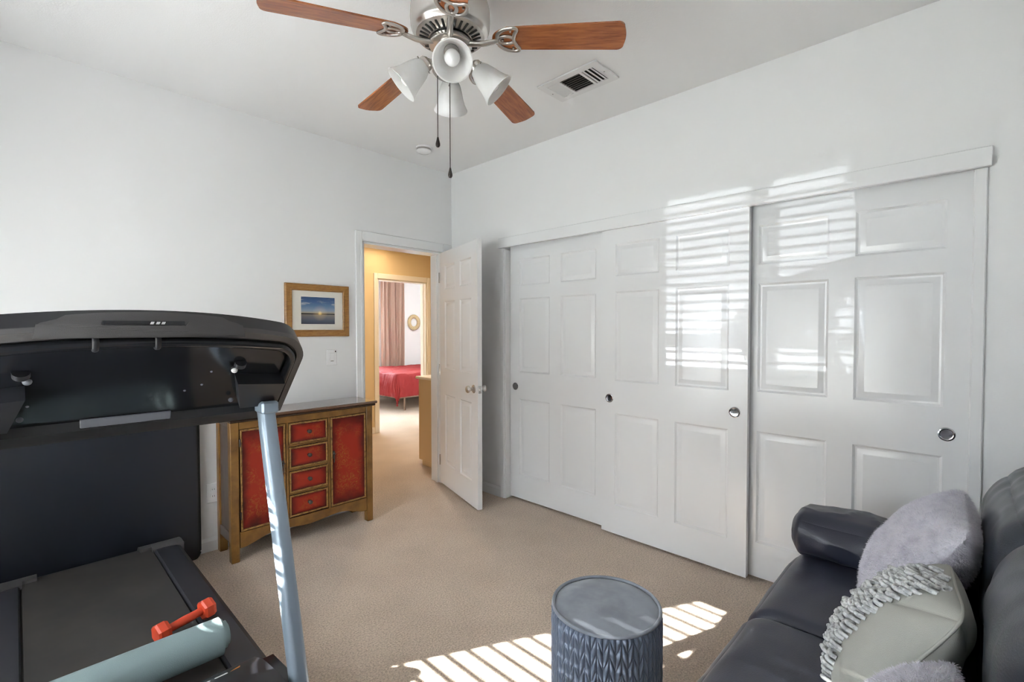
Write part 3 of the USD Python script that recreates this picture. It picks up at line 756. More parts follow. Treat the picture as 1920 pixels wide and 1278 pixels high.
for a, b, kind in banks:
    n = 3 if kind[0] == "x" else 8
    for i in range(n):
        if kind[0] == "x":
            yc = a + (b - a) * (i + 0.5) / n
            m = bbox((hx0, yc - 0.0095, H - 0.0082), (hx1, yc + 0.0095, H - 0.0070))
            m.apply_transform(rot((1, 0, 0), 22 if a < vy0 + 0.1 else -22, (0, yc, H - 0.0076)))
        else:
            xc = hx0 + (hx1 - hx0) * (i + 0.5) / n
            m = bbox((xc - 0.0075, a, H - 0.0082), (xc + 0.0075, b, H - 0.0072))
            m.apply_transform(rot((0, 1, 0), -38, (xc, 0, H - 0.0077)))
        build(m, "slat", "vent_white" if kind[0] == "x" else "slat_grey", t, smooth=False)
for y in (vy0 + 0.022, vy1 - 0.022):
    MB().lathe([(0, -0.0125), (0.004, -0.0115), (0.004, -0.0098), (0, -0.0098)], 10, trans((vx0 + vx1) / 2, y, H)).build("screw", "slat_grey", t)
# framed picture
t = thing("framed_picture", "wood framed sunset photograph with a wide cream mat on the wall", "picture", (-1.222, 0, 1.497))
px0, px1, pz0, pz1, fw = -1.452, -0.992, 1.313, 1.681, 0.047
ring = prism(sbox(px0, pz0, px1, pz1).difference(sbox(px0 + fw, pz0 + fw, px1 - fw, pz1 - fw)), -0.018, 0.0, "xz")
fr = MB()
for a, b in (((px0, pz0), (px1, pz0)), ((px1, pz0), (px1, pz1)), ((px1, pz1), (px0, pz1)), ((px0, pz1), (px0, pz0))):
    cx_, cz_ = (px0 + px1) / 2, (pz0 + pz1) / 2
    def inn(p, d): return (p[0] + d * np.sign(cx_ - p[0]), p[1] + d * np.sign(cz_ - p[1]))
    rows = [(0, 0), (0, -0.016), (0.006, -0.021), (0.034, -0.017), (0.043, -0.019), (fw, -0.015), (fw, -0.004)]
    V = []
    for d, y in rows:
        for p in (a, b):
            x, z = inn(p, d); V.append((x, y, z))
    Fc = []
    for k in range(len(rows) - 1):
        q = 2 * k
        Fc += [[q, q + 1, q + 3], [q, q + 3, q + 2]]
    q = 2 * (len(rows) - 1)
    Fc += [[q, q + 1, 1], [q, 1, 0]]
    m = trimesh.Trimesh(np.array(V), np.array(Fc), process=False)
    fr.add(m)
for m, nm in zip(fr.m, ("bottom", "right", "top", "left")):
    mm = m.copy()
    c = mm.vertices.mean(0)
    mm.fix_normals()
    nrm = mm.face_normals[2]
    if nrm[1] > 0:
        mm.invert()
    build(mm, "frame_rail", "picture_wood", t, smooth=False)
MB().add(prism(sbox(px0 + fw - 0.004, pz0 + fw - 0.004, px1 - fw + 0.004, pz1 - fw + 0.004).difference(sbox(-1.342, 1.402, -1.098, 1.592)), -0.008, -0.004, "xz")).build("mat_board", "mat_board", t, smooth=False)
V = np.array([(-1.344, -0.005, 1.400), (-1.096, -0.005, 1.400), (-1.096, -0.005, 1.594), (-1.344, -0.005, 1.594), (-1.344, -0.002, 1.400), (-1.096, -0.002, 1.400), (-1.096, -0.002, 1.594), (-1.344, -0.002, 1.594)])
F_ = np.array([[0, 1, 2], [0, 2, 3], [4, 6, 5], [4, 7, 6], [0, 4, 5], [0, 5, 1], [1, 5, 6], [1, 6, 2], [2, 6, 7], [2, 7, 3], [3, 7, 4], [3, 4, 0]])
build(trimesh.Trimesh(V, F_, process=False), "print", "sunset_print", t, smooth=True, uv=np.array([(0, 0), (1, 0), (1, 1), (0, 1)] * 2, float), label="printed photograph of a sunset over a lake")
# light switch
t = thing("light_switch", "white rocker light switch below the picture", "light switch", (-1.123, 0, 1.160))
MB().box((-1.161, -0.006, 1.103), (-1.085, 0, 1.217), 0.003).build("wall_plate", "switch_white", t)
MB().box((-1.140, -0.0095, 1.127), (-1.106, -0.005, 1.193), 0.0015).build("rocker", "switch_white", t)
MB().box((-1.100, -0.0075, 1.197), (-1.092, -0.0055, 1.208), 0.001).build("indicator", "dark_metal", t, label="small dark indicator")
MB().box((-1.134, -0.0103, 1.131), (-1.112, -0.0090, 1.136), 0.0004).build("dimmer_bar", "slat_grey", t)
# wall outlet partly behind the chest
t = thing("wall_outlet", "white double wall outlet low down beside the red chest", "wall outlet", (-1.890, 0, 0.355))
MB().box((-1.926, -0.006, 0.297), (-1.854, 0, 0.415), 0.003).build("wall_plate", "switch_white", t)
for z in (0.335, 0.377):
    p = MB().add(prism(Point(-1.890, z).buffer(0.017).intersection(sbox(-1.92, z - 0.0135, -1.86, z + 0.0135)), -0.0085, -0.005, "xz")).build("socket", "switch_white", t)
    MB().box((-1.897, -0.0092, z - 0.002), (-1.895, -0.008, z + 0.007)).box((-1.886, -0.0092, z - 0.002), (-1.884, -0.008, z + 0.007)).build("slot", "dark_gap", p)

# ------------------------------------------------------------------ ceiling fan
FX, FY, FZ = -1.541, -1.903, 2.473
CHAINS = [(-0.035, 0.036, FZ - 0.125, 2.064), (-0.020, -0.020, FZ - 0.14, 1.938)]
t = thing("ceiling_fan", "brushed nickel ceiling fan with five cherry brown blades and four frosted lamp shades", "ceiling fan", (FX, FY, H))
Tf = trans(FX, FY, FZ)
MB().lathe([(0, 0.269), (0.075, 0.269), (0.077, 0.262), (0.070, 0.243), (0.045, 0.228), (0.020, 0.222), (0, 0.222)], 40, Tf).build("canopy", "nickel", t)
MB().lathe([(0.013, 0.24), (0.013, 0.19)], 20, Tf).lathe([(0, 0.222), (0.03, 0.222), (0.034, 0.212), (0.034, 0.195), (0, 0.195)], 24, Tf).build("downrod", "nickel", t)
MB().lathe([(0, 0.198), (0.06, 0.196), (0.105, 0.182), (0.137, 0.155), (0.150, 0.110), (0.152, 0.070), (0.150, 0.042), (0.145, 0.026), (0.141, 0.021), (0.134, 0.016), (0.130, 0.010), (0.080, -0.003), (0.078, 0.002), (0, 0.002)], 64, Tf).build("motor_housing", "nickel", t, smooth=40)
# radial vent slots in the underside of the housing
sl = MB()
for k in range(30):
    a = k * 2 * PI / 30
    m = bbox((0.088, -0.0042, -0.002), (0.122, 0.0042, 0.0015), 0.001)
    m.apply_transform(rot((0, 1, 0), -16.3)); m.apply_translation((0, 0, -0.0285))
    m.apply_transform(trans(FX, FY, FZ) @ rot((0, 0, 1), math.degrees(a)))
    sl.add(m)
sl.build("vent_slots", "dark_gap", t, kind="stuff")
MB().lathe([(0, 0.002), (0.072, 0.002), (0.072, -0.012), (0, -0.012)], 40, Tf).build("gap_ring", "dark_gap", t)
MB().lathe([(0, -0.008), (0.060, -0.008), (0.080, -0.011), (0.083, -0.017), (0.083, -0.025), (0.078, -0.030), (0.056, -0.032), (0, -0.032)], 44, Tf).build("flywheel", "nickel", t, smooth=40)
MB().lathe([(0, -0.018), (0.054, -0.018), (0.054, -0.070), (0.050, -0.078), (0.050, -0.083), (0.066, -0.088), (0.070, -0.096), (0.070, -0.122), (0.060, -0.134), (0.028, -0.142), (0.016, -0.152), (0, -0.155)], 44, Tf).build("switch_housing", "nickel", t, smooth=40)
# blades
PH0 = math.degrees(-0.972)
def blade_poly():
    R0, R1 = 0.165, 0.660
    w0, w1 = 0.052, 0.063
    pts = []
    for s in np.linspace(-1, 1, 21):
        pts.append((R0 + 0.062 * (abs(s) ** 2.2), w0 * s))
    up = [(R0 + 0.062 + (R1 - 0.03 - R0 - 0.062) * q, w0 + (w1 - w0) * q) for q in np.linspace(0.05, 1, 8)]
    tip = [(R1 - 0.03 + 0.024 * math.sin(a), w1 - 0.024 + 0.024 * math.cos(a)) for a in np.linspace(0.15, PI / 2, 7)]
    tip += [(R1 - 0.006 + 0.006 * math.cos(b * PI / 2), (w1 - 0.024) * b) for b in np.linspace(0.85, 0.0, 6)]
    half = up + tip
    return Polygon(pts + half + [(x, -y) for x, y in half[::-1]][1:])
BP = blade_poly().buffer(0)
PITCHB = -11
for k in range(5):
    a = PH0 + 72 * k
    T = trans(0, 0, FZ - H) @ rot((0, 0, 1), a) @ rot((0, 1, 0), 4.4) @ rot((1, 0, 0), PITCHB)
    bp = build(prism(BP, -0.003, 0.003, "xy"), "blade", "blade_wood", t, smooth=30, T=T)
    ir = MB()
    zb = -0.007
    ir.tube(spline([(0.070, 0, -0.016), (0.098, 0, -0.020), (0.130, 0, -0.021), (0.160, 0, -0.016), (0.186, 0, zb - 0.002)], 6), np.linspace(0.013, 0.0095, 25), 12, flat=0.8)
    for s in (1, -1):
        ir.tube(spline([(0.186, 0, zb), (0.190, 0.026 * s, zb), (0.214, 0.047 * s, zb), (0.250, 0.054 * s, zb), (0.264, 0.046 * s, zb), (0.254, 0.026 * s, zb), (0.247, 0.006 * s, zb)], 7), 0.0072, 10, flat=0.75)
    q = np.linspace(0, 2 * PI, 29)[:-1]
    ir.tube(np.stack([0.219 + 0.029 * np.cos(q), 0.0175 * np.sin(q), np.full(28, zb)], 1), 0.0068, 10, True, 0.75)
    ir.build("blade_iron", "nickel", bp, local=True, smooth=50)
    for x, y in ((0.240, 0.040), (0.240, -0.040), (0.205, 0.0)):
        MB().lathe([(0, zb - 0.004), (0.004, zb - 0.003), (0.0045, zb + 0.004), (0, zb + 0.004)], 10, trans(x, y, 0)).build("screw", "nickel", bp, local=True)
# light kit: four arms, shades and bulbs
TO_CAM = math.degrees(math.atan2(CAM[1] - FY, CAM[0] - FX))
bell_out = [(0.0235, 0.0), (0.030, 0.006), (0.040, 0.026), (0.047, 0.052), (0.053, 0.080), (0.060, 0.102), (0.069, 0.120)]
bell = bell_out + [(0.0705, 0.1215), (0.068, 0.1222)] + [(r - 0.0035, z + 0.002) for r, z in bell_out[::-1][:-1]] + [(0.020, 0.004), (0.0235, 0.0)]
for k, (da, tilt) in enumerate(((2, 47), (90, 47), (180, 47), (-90, 47))):
    a = TO_CAM + da
    ca, sa = math.cos(math.radians(a)), math.sin(math.radians(a))
    dirv = np.array([ca * math.sin(math.radians(tilt)), sa * math.sin(math.radians(tilt)), -math.cos(math.radians(tilt))])
    neck = np.array([FX + ca * 0.098, FY + sa * 0.098, FZ - 0.100])
    arm = MB().tube(spline([(FX + ca * 0.055, FY + sa * 0.055, FZ - 0.108), (FX + ca * 0.072, FY + sa * 0.072, FZ - 0.100), tuple(neck - dirv * 0.020), tuple(neck - dirv * 0.004)], 6), 0.010, 12)
    zax = dirv; xax = np.cross([0, 0, 1.0], zax); xax /= np.linalg.norm(xax); yax = np.cross(zax, xax)
    T = np.eye(4); T[:3, 0], T[:3, 1], T[:3, 2], T[:3, 3] = xax, yax, zax, neck
    arm.lathe([(0, -0.022), (0.018, -0.020), (0.0275, -0.010), (0.0285, 0.016), (0.0275, 0.018), (0.0, 0.018)], 28, T)
    ap = arm.build("lamp_arm", "nickel", t, smooth=40)
    for q in range(3):
        b = math.radians(120 * q + 40)
        c0 = neck + zax * 0.010 + (xax * math.cos(b) + yax * math.sin(b)) * 0.027
        c1 = neck + zax * 0.010 + (xax * math.cos(b) + yax * math.sin(b)) * 0.040
        MB().tube([c0, c1], 0.0025, 8).build("thumb_screw", "nickel", ap)
    sp = MB().lathe(bell, 44, T).build("shade", "frosted_glass", t, smooth=50)
    MB().lathe([(0, 0.112), (0.010, 0.1105), (0.019, 0.104), (0.0255, 0.094), (0.0285, 0.082), (0.027, 0.068), (0.020, 0.050), (0.0145, 0.036), (0.0135, 0.015), (0, 0.015)][::-1], 28, T).build("bulb", "bulb_white", sp, smooth=50)
# two pull chains with drop shaped pulls
for (dx, dy, z0, ze) in CHAINS:
    c = MB().tube([(FX + dx, FY + dy, z0), (FX + dx, FY + dy, ze + 0.035)], 0.0016, 6).build("pull_chain", "chain_dark", t)
    MB().lathe([(0, 0.040), (0.003, 0.038), (0.0045, 0.030), (0.0085, 0.014), (0.0085, 0.007), (0.005, 0.001), (0, 0)][::-1], 16, trans(FX + dx, FY + dy, ze)).build("pull", "chain_dark", c, smooth=50)
# ------------------------------------------------------------------ red lacquered chest
kx0, kx1, ky0, ky1, kzt = -1.874, -0.966, -0.296, -0.018, 0.856
t = thing("accent_chest", "antique gold framed chest with red lacquer doors and four small drawers", "chest", ((kx0 + kx1) / 2, (ky0 + ky1) / 2, 0))
MB().box((kx0 - 0.014, ky0 - 0.022, 0.838), (kx1 + 0.030, ky1 + 0.006, kzt), 0.005).build("top", "cabinet_top", t)
MB().box((kx0 - 0.006, ky0 - 0.012, 0.822), (kx1 + 0.020, ky1, 0.838), 0.005).build("top_moulding", "cabinet_dark", t)
lw = 0.048
for x in (kx0, kx1 - lw):
    for y in (ky0, ky1 - lw):
        v0 = bbox((x, y, 0), (x + lw, y + lw, 0.822), 0.004)
        v = np.array(v0.vertices); low = v[:, 2] < 0.05
        cx_ = x + (0.0 if x == kx0 else lw)
        v[low, 0] = cx_ + (v[low, 0] - cx_) * 0.92
        MB().add(trimesh.Trimesh(v, v0.faces, process=False)).build("leg", "cabinet_gold", t)
# carcass behind the fronts
MB().box((kx0 + 0.02, ky0 + 0.018, 0.135), (kx1 - 0.02, ky1 - 0.005, 0.822)).build("carcass", "cabinet_dark", t)
# side panels with stiles
for x, s in ((kx0, 1), (kx1, -1)):
    nm = MB()
    nm.box((x + 0.010 * s, ky0 + lw, 0.165), (x + 0.020 * s, ky1 - lw, 0.795))
    nm.build("side_panel", "cabinet_side", t)
    MB().box((x + 0.003 * s, ky0 + lw - 0.002, 0.790), (x + 0.020 * s, ky1 - lw + 0.002, 0.822), 0.003).box((x + 0.003 * s, ky0 + lw - 0.002, 0.110), (x + 0.020 * s, ky1 - lw + 0.002, 0.170), 0.003).build("side_rail", "cabinet_side", t)
# front rails
MB().box((kx0 + lw, ky0 + 0.003, 0.778), (kx1 - lw, ky0 + 0.03, 0.822), 0.003).build("top_rail", "cabinet_gold", t)
ap = [(kx0 + lw, 0.172), (kx1 - lw, 0.172)]
L = kx1 - kx0 - 2 * lw
for q in np.linspace(0, 1, 41):
    x = kx1 - lw - L * q
    e = min(q, 1 - q)
    z = 0.080 + 0.045 * (1 - math.cos(min(e / 0.25, 1) * PI)) / 2 * (1.0) if e < 0.25 else 0.125 - 0.018 * math.sin((e - 0.25) / 0.25 * PI / 2) ** 2
    ap.append((x, z))
MB().add(prism(Polygon(ap).buffer(0), ky0 + 0.004, ky0 + 0.026, "xz")).build("apron", "cabinet_gold", t)
dx0, dx1 = -1.546, -1.292      # drawer stack
for a, b in ((dx0 - 0.016, dx0), (dx1, dx1 + 0.016)):
    MB().box((a, ky0 + 0.002, 0.170), (b, ky0 + 0.03, 0.780), 0.002).build("stile", "cabinet_gold", t)
def framed_front(name, x0, x1, z0, z1, look, mw=0.012):
    """A red front in a gold bead moulding."""
    yb = ky0 + 0.004
    n = 9
    V, UV = [], []
    xs, zs = np.linspace(x0 + mw, x1 - mw, n), np.linspace(z0 + mw, z1 - mw, n)
    for i in range(n):
        for j in range(n):
            V.append((xs[i], yb + 0.003, zs[j])); UV.append((i / (n - 1), j / (n - 1)))
    Fc = []
    for i in range(n - 1):
        for j in range(n - 1):
            a = i * n + j
            Fc += [[a, a + n, a + n + 1], [a, a + n + 1, a + 1]]
    k = len(V)
    for (x, z), uv in zip(((x0 + mw, z0 + mw), (x1 - mw, z0 + mw), (x1 - mw, z1 - mw), (x0 + mw, z1 - mw)), ((0, 0), (1, 0), (1, 1), (0, 1))):
        V.append((x, yb + 0.016, z)); UV.append(uv)
    Fc += [[k, k + 2, k + 1], [k, k + 3, k + 2]]
    p = build(trimesh.Trimesh(np.array(V), np.array(Fc), process=False), name, look, t, smooth=True, uv=np.array(UV))
    m = MB()
    hw = mw / 2
    loop = [(x0 + hw, yb, z0 + hw), (x1 - hw, yb, z0 + hw), (x1 - hw, yb, z1 - hw), (x0 + hw, yb, z1 - hw)]
    for a, b in zip(loop, loop[1:] + loop[:1]):
        a, b = np.array(a), np.array(b); d = (b - a) / np.linalg.norm(b - a)
        m.tube([a - d * hw * 0.6, (a + b) / 2, b + d * hw * 0.6], hw, 10)
    m.build("bead_moulding", "mould_gold", p, smooth=50)
    return p
def turned_knob(parent, x, z, y=ky0 + 0.007):
    MB().lathe([(0, 0), (0.010, 0), (0.010, 0.002), (0.005, 0.004), (0.0045, 0.011), (0.009, 0.014), (0.0125, 0.019), (0.0125, 0.023), (0.008, 0.027), (0, 0.028)], 24, trans(x, y, z) @ rot((1, 0, 0), 90)).build("knob", "dark_metal", parent, smooth=45)
for k in range(4):
    z1 = 0.778 - 0.153 * k; z0 = z1 - 0.139
    p = framed_front("drawer", dx0 + 0.003, dx1 - 0.003, z0, z1 - 0.003, "red_drawer")
    turned_knob(p, (dx0 + dx1) / 2, (z0 + z1) / 2)
    if k < 3:
        MB().box((dx0, ky0 + 0.004, z0 - 0.0135), (dx1, ky0 + 0.03, z0), 0.002).build("drawer_rail", "cabinet_gold", t)
pl = framed_front("cabinet_door", kx0 + lw + 0.004, dx0 - 0.019, 0.176, 0.776, "red_door")
pr_ = framed_front("cabinet_door", dx1 + 0.019, kx1 - lw - 0.004, 0.176, 0.776, "red_door")
def latch(parent, x, z):
    MB().box((x - 0.010, ky0 - 0.001, z + 0.000), (x + 0.010, ky0 + 0.006, z + 0.050), 0.003).lathe([(0, 0), (0.006, 0), (0.006, 0.010), (0.008, 0.013), (0.004, 0.017), (0, 0.0175)], 14, trans(x, ky0, z + 0.032) @ rot((1, 0, 0), 90)).box((x - 0.003, ky0 - 0.012, z - 0.026), (x + 0.003, ky0 - 0.008, z + 0.026), 0.001).build("latch", "dark_metal", parent)
latch(pr_, dx1 + 0.036, 0.50); latch(pl, dx0 - 0.036, 0.50)
for z in (0.27, 0.70):
    MB().lathe([(0, -0.022), (0.005, -0.022), (0.005, 0.022), (0, 0.022)], 10, trans(kx0 + lw + 0.003, ky0 - 0.001, z)).build("hinge", "dark_metal", pl)

# ------------------------------------------------------------------ black panel against the wall behind the treadmill
pn = rounded_rect(-2.93, 0.004, -1.990, 1.16, 0.04, 8)
t = thing("padded_panel", "large black panel with rounded corners standing against the wall behind the treadmill", "panel", (-2.46, -0.055, 0))
MB().add(prism(pn, -0.072, -0.030, "xz")).build("board", "panel_black", t, smooth=30)
q = np.array(pn.exterior.coords)[:-1]
MB().tube(np.stack([q[:, 0], np.full(len(q), -0.051), q[:, 1]], 1), 0.0215, 10, True).build("edge_binding", "black_matte", t, smooth=50)

# ------------------------------------------------------------------ treadmill: its front faces the camera
TX = -2.480
t = thing("treadmill", "black treadmill with blue grey uprights and its console back towards the camera", "treadmill", (TX, -1.1, 0))
MB().box((TX - 0.250, -2.15, 0.150), (TX + 0.250, -0.215, 0.200), 0.01).build("running_belt", "belt_rubber", t)
for s in (-1, 1):
    x0, x1 = TX + s * 0.246, TX + s * 0.362
    prof = Polygon([(x0, 0.165), (x0, 0.205), (x0 + s * 0.006, 0.213), (x1 - s * 0.020, 0.210), (x1 - s * 0.004, 0.200), (x1, 0.185), (x1, 0.165)])
    MB().add(prism(prof, -1.60, -0.30, "xz")).build("foot_rail", "rail_plastic", t, smooth=25)
    MB().box((min(TX + s * 0.33, TX + s * 0.375), -2.2, 0.085), (max(TX + s * 0.33, TX + s * 0.375), -0.24, 0.166), 0.008).build("side_frame", "black_plastic", t)
    # rear end cap folding round the roller
    ec = Polygon([(-0.305, 0.09), (-0.305, 0.2145), (-0.24, 0.2165), (-0.192, 0.208), (-0.168, 0.180), (-0.165, 0.13), (-0.19, 0.09)])
    MB().add(prism(ec, TX + s * 0.238, TX + s * 0.374, "yz")).add(prism(Polygon([(-0.262, 0.2010), (-0.262, 0.2155), (-0.225, 0.2150), (-0.190, 0.2075), (-0.172, 0.185), (-0.172, 0.165)]), TX + s * 0.190, TX + s * 0.240, "yz")).build("end_cap", "grey_plastic", t, smooth=25)
    MB().lathe([(0, -0.03), (0.032, -0.03), (0.036, -0.02), (0.036, 0.02), (0.032, 0.03), (0, 0.03)], 20, trans(TX + s * 0.34, -0.30, 0.036) @ rot((0, 1, 0), 90)).box((TX + s * 0.34 - 0.012, -0.33, 0.03), (TX + s * 0.34 + 0.012, -0.27, 0.10)).build("foot", "black_matte", t)
MB().add(trimesh.creation.cylinder(0.045, 0.50, sections=28), trans(TX, -0.215, 0.152) @ rot((0, 1, 0), 90)).build("rear_roller", "black_matte", t)
# motor hood
hood = Polygon([(-1.615, 0.19), (-1.610, 0.240), (-1.640, 0.262), (-1.720, 0.292), (-1.86, 0.315), (-2.05, 0.312), (-2.20, 0.27), (-2.25, 0.20), (-2.25, 0.10), (-1.615, 0.10)])
MB().add(prism(hood, TX - 0.338, TX + 0.300, "yz")).build("motor_hood", "black_plastic", t, smooth=25)
for s in (-1, 1):
    hs = Polygon([(-1.56, 0.17), (-1.60, 0.216), (-1.72, 0.228), (-1.90, 0.235), (-2.18, 0.22), (-2.25, 0.18), (-2.25, 0.09), (-1.56, 0.09)])
    a, b = (TX + 0.303, TX + 0.372) if s > 0 else (TX - 0.380, TX - 0.341)
    MB().add(prism(hs, a, b, "yz")).build("hood_side", "black_gloss", t, smooth=25)
# printed marks across the hood: white dashes and an orange flash
def hood_z(y):
    ys = [-1.86, -1.72, -1.64, -1.61]; zs = [0.315, 0.292, 0.262, 0.240]
    return float(np.interp(y, ys, zs))
for i in range(6):
    x1 = TX + 0.205 - 0.048 * i
    y = -1.690
    m = prism(rounded_rect(x1 - 0.036, -0.006, x1, 0.006, 0.004, 3), 0, 0.0008, "xy")
    m.apply_transform(trans(0, y, hood_z(y) + 0.0005) @ rot((1, 0, 0), -20.5))
    build(m, "printed_dash", "print_white", t, smooth=False)
y = -1.683
m = prism(Polygon([(TX + 0.212, -0.010), (TX + 0.240, -0.006), (TX + 0.246, 0.012), (TX + 0.232, 0.004)]), 0, 0.0008, "xy")
m.apply_transform(trans(0, y, hood_z(y) + 0.0006) @ rot((1, 0, 0), -20.5))
build(m, "printed_flash", "print_orange", t, smooth=False)
# uprights
def upright(s):
    b, a = np.array([TX + s * 0.345, -1.945, 0.10]), np.array([TX + s * 0.345, -1.632, 1.12])
    n = 12
    P = [b + (a - b) * q for q in np.linspace(0, 1, n)]
    ang = np.arange(28) * 2 * PI / 28
    sec = np.stack([np.sign(np.cos(ang)) * np.abs(np.cos(ang)) ** 0.7, np.sign(np.sin(ang)) * np.abs(np.sin(ang)) ** 0.7], 1)
    V = []
    for i, p in enumerate(P):
        V.append(np.stack([p[0] + sec[:, 0] * 0.025, p[1] + sec[:, 1] * 0.033, np.full(28, p[2])], 1))
    V = np.vstack(V); Fc = []
    for i in range(n - 1):
        for j in range(28):
            l = (j + 1) % 28
            Fc += [[i * 28 + j, i * 28 + l, (i + 1) * 28 + l], [i * 28 + j, (i + 1) * 28 + l, (i + 1) * 28 + j]]
    V = np.vstack([V, P[0], P[-1]])
    for j in range(28):
        l = (j + 1) % 28
        Fc += [[n * 28, l, j], [n * 28 + 1, (n - 1) * 28 + j, (n - 1) * 28 + l]]
    return trimesh.Trimesh(V, np.array(Fc), process=False)
for s in (1, -1):
    up = build(upright(s), "upright", "post_paint", t, smooth=40)
    MB().box((TX + s * 0.345 - 0.033, -1.705, 1.085), (TX + s * 0.345 + 0.02, -1.63, 1.125), 0.006, None).build("upright_collar", "post_paint", up)
    MB().box((TX + s * 0.29, -2.12, 0.02), (TX + s * 0.385, -1.85, 0.16), 0.01).build("upright_foot", "black_plastic", t)
# console: a bowed slab leaning towards the camera at the top
def bend(P):
    """(u across, w up the slope, d out towards the camera) -> world. u from the middle, w = 0 at the bottom edge, 1 at the top."""
    u, w, d = P[:, 0], P[:, 1], P[:, 2]
    k = np.clip(u / 0.42, -1, 1)
    bow = 0.105 * (1 - k ** 2)
    s = w / 0.36
    y = -1.560 - s * (0.235 + bow)
    z = 1.078 + s * (0.262 + 0.040 * (1 - k ** 2)) 
    # outward normal of the sloping back: towards the camera and down
    ny, nz = -0.72, -0.69
    return np.stack([TX + u, y + ny * d, z + nz * d], 1)
def slab(poly, d0, d1, seg=0.03):
    g = trimesh.creation.extrude_polygon(poly.segmentize(seg), d1 - d0, engine="earcut")
    g = g.subdivide_to_size(0.05) if False else g
    v, f = trimesh.remesh.subdivide_to_size(np.array(g.vertices), np.array(g.faces), 0.06)
    v = np.array(v); v[:, 2] += d0
    m = trimesh.Trimesh(bend(v), f, process=False)
    m.merge_vertices(digits_vertex=6)
    if m.volume < 0:
        m.invert()
    return m
cw = 0.428
def outline(ins, low=0.0):
    pts = [(-cw + ins + 0.010, low), (cw - ins - 0.010, low)]
    r = max(0.085 - ins * 0.6, 0.02)
    for a in np.linspace(0, PI / 2, 9):
        pts.append((cw - ins - r + r * math.cos(a), 0.352 - ins - r + r * math.sin(a)))
    for u in np.linspace(cw - ins - r, -(cw - ins - r), 15)[1:-1]:
        pts.append((u, 0.352 - ins))
    for a in np.linspace(PI / 2, PI, 9):
        pts.append((-(cw - ins - r) + r * math.cos(a), 0.352 - ins - r + r * math.sin(a)))
    return Polygon(pts).buffer(0)
build(slab(outline(0.0), -0.055, -0.006), "console_shell", "black_plastic", t, smooth=30)
build(slab(outline(0.0).difference(outline(0.022, -0.1)), -0.008, 0.012), "console_rim", "grey_plastic", t, smooth=30)
build(slab(outline(0.060, 0.045), -0.008, 0.006), "back_cover", "black_gloss", t, smooth=30)
rp = outline(0.041)
q = np.array(rp.exterior.segmentize(0.03).coords)[:-1]
start = int(np.argmin(np.hypot(q[:, 0] - (cw - 0.051), q[:, 1])))
q = np.roll(q, -start, 0)
keep = q[q[:, 1] > 0.002]
rod = bend(np.column_stack([keep, np.full(len(keep), 0.013)]))
build(tube(rod, 0.0135, 14), "edge_tube", "black_gloss", t, smooth=60)
for u in (-0.108, 0.012):
    c = bend(np.array([[u, 0.311, 0.008]]))[0]
    a = np.linspace(0.2, 2 * PI - 0.2, 15)
    cl_ = tube(np.stack([np.full(15, c[0]), c[1] + 0.0165 * np.cos(a), c[2] + 0.0195 * np.sin(a)], 1), 0.0045, 10, False, 1.5, (1, 0, 0))
    MB().add(cl_).build("tube_clip", "black_plastic", t, smooth=40)
build(slab(outline(0.06, 0.06), -0.062, -0.054), "display_screen", "black_gloss", t, smooth=30)
# display tower standing above the console
def tower_prof(hw, z0, ztop, step):
    pts = [(-hw, z0), (hw, z0), (hw - 0.006, ztop - 0.030), (hw - 0.014, ztop - 0.024), (hw - step, ztop - 0.016), (hw - step - 0.016, ztop - 0.006)]
    arc = [(u, ztop - 0.006 + 0.010 * (1 - (u / (hw - step - 0.016)) ** 2)) for u in np.linspace(hw - step - 0.016, -(hw - step - 0.016), 17)[1:-1]]
    return Polygon(pts + arc + [(-x, z) for x, z in pts[2:][::-1]])
def tower_slab(poly, d0, d1):
    g = trimesh.creation.extrude_polygon(poly.segmentize(0.04), d1 - d0, engine="earcut")
    v, f = trimesh.remesh.subdivide_to_size(np.array(g.vertices), np.array(g.faces), 0.06)
    u, z, d = v[:, 0], v[:, 1], v[:, 2] + d0
    k = np.clip(u / 0.42, -1, 1)
    y = -1.800 - 0.105 * (1 - k ** 2) - d + (z - 1.34) * 0.30
    m = trimesh.Trimesh(np.stack([TX + u, y, z], 1), f, process=False)
    m.merge_vertices(digits_vertex=6)
    if m.volume < 0:
        m.invert()
    return m
TZ = 1.402
build(tower_slab(tower_prof(0.214, 1.342, TZ, 0.040), -0.060, -0.004), "display_tower", "grey_plastic", t, smooth=30)
lowp = Polygon([(-0.212, 1.345), (0.212, 1.345), (0.208, 1.374), (0.075, 1.381), (0.068, 1.372), (-0.098, 1.372), (-0.105, 1.382), (-0.208, 1.374)])
build(tower_slab(lowp, -0.005, 0.004), "tower_cover", "grey_plastic", t, smooth=30)
build(tower_slab(sbox(-0.096, 1.3735, 0.066, 1.3835), -0.005, 0.001), "name_plate", "black_plastic", t, smooth=30)
for x in (-0.008, 0.004, 0.015):
    build(tower_slab(Polygon([(x, 1.3750), (x + 0.007, 1.3750), (x + 0.0100, 1.3815), (x + 0.0030, 1.3815)]), 0.0008, 0.0018), "logo_mark", "print_white", t, smooth=False)
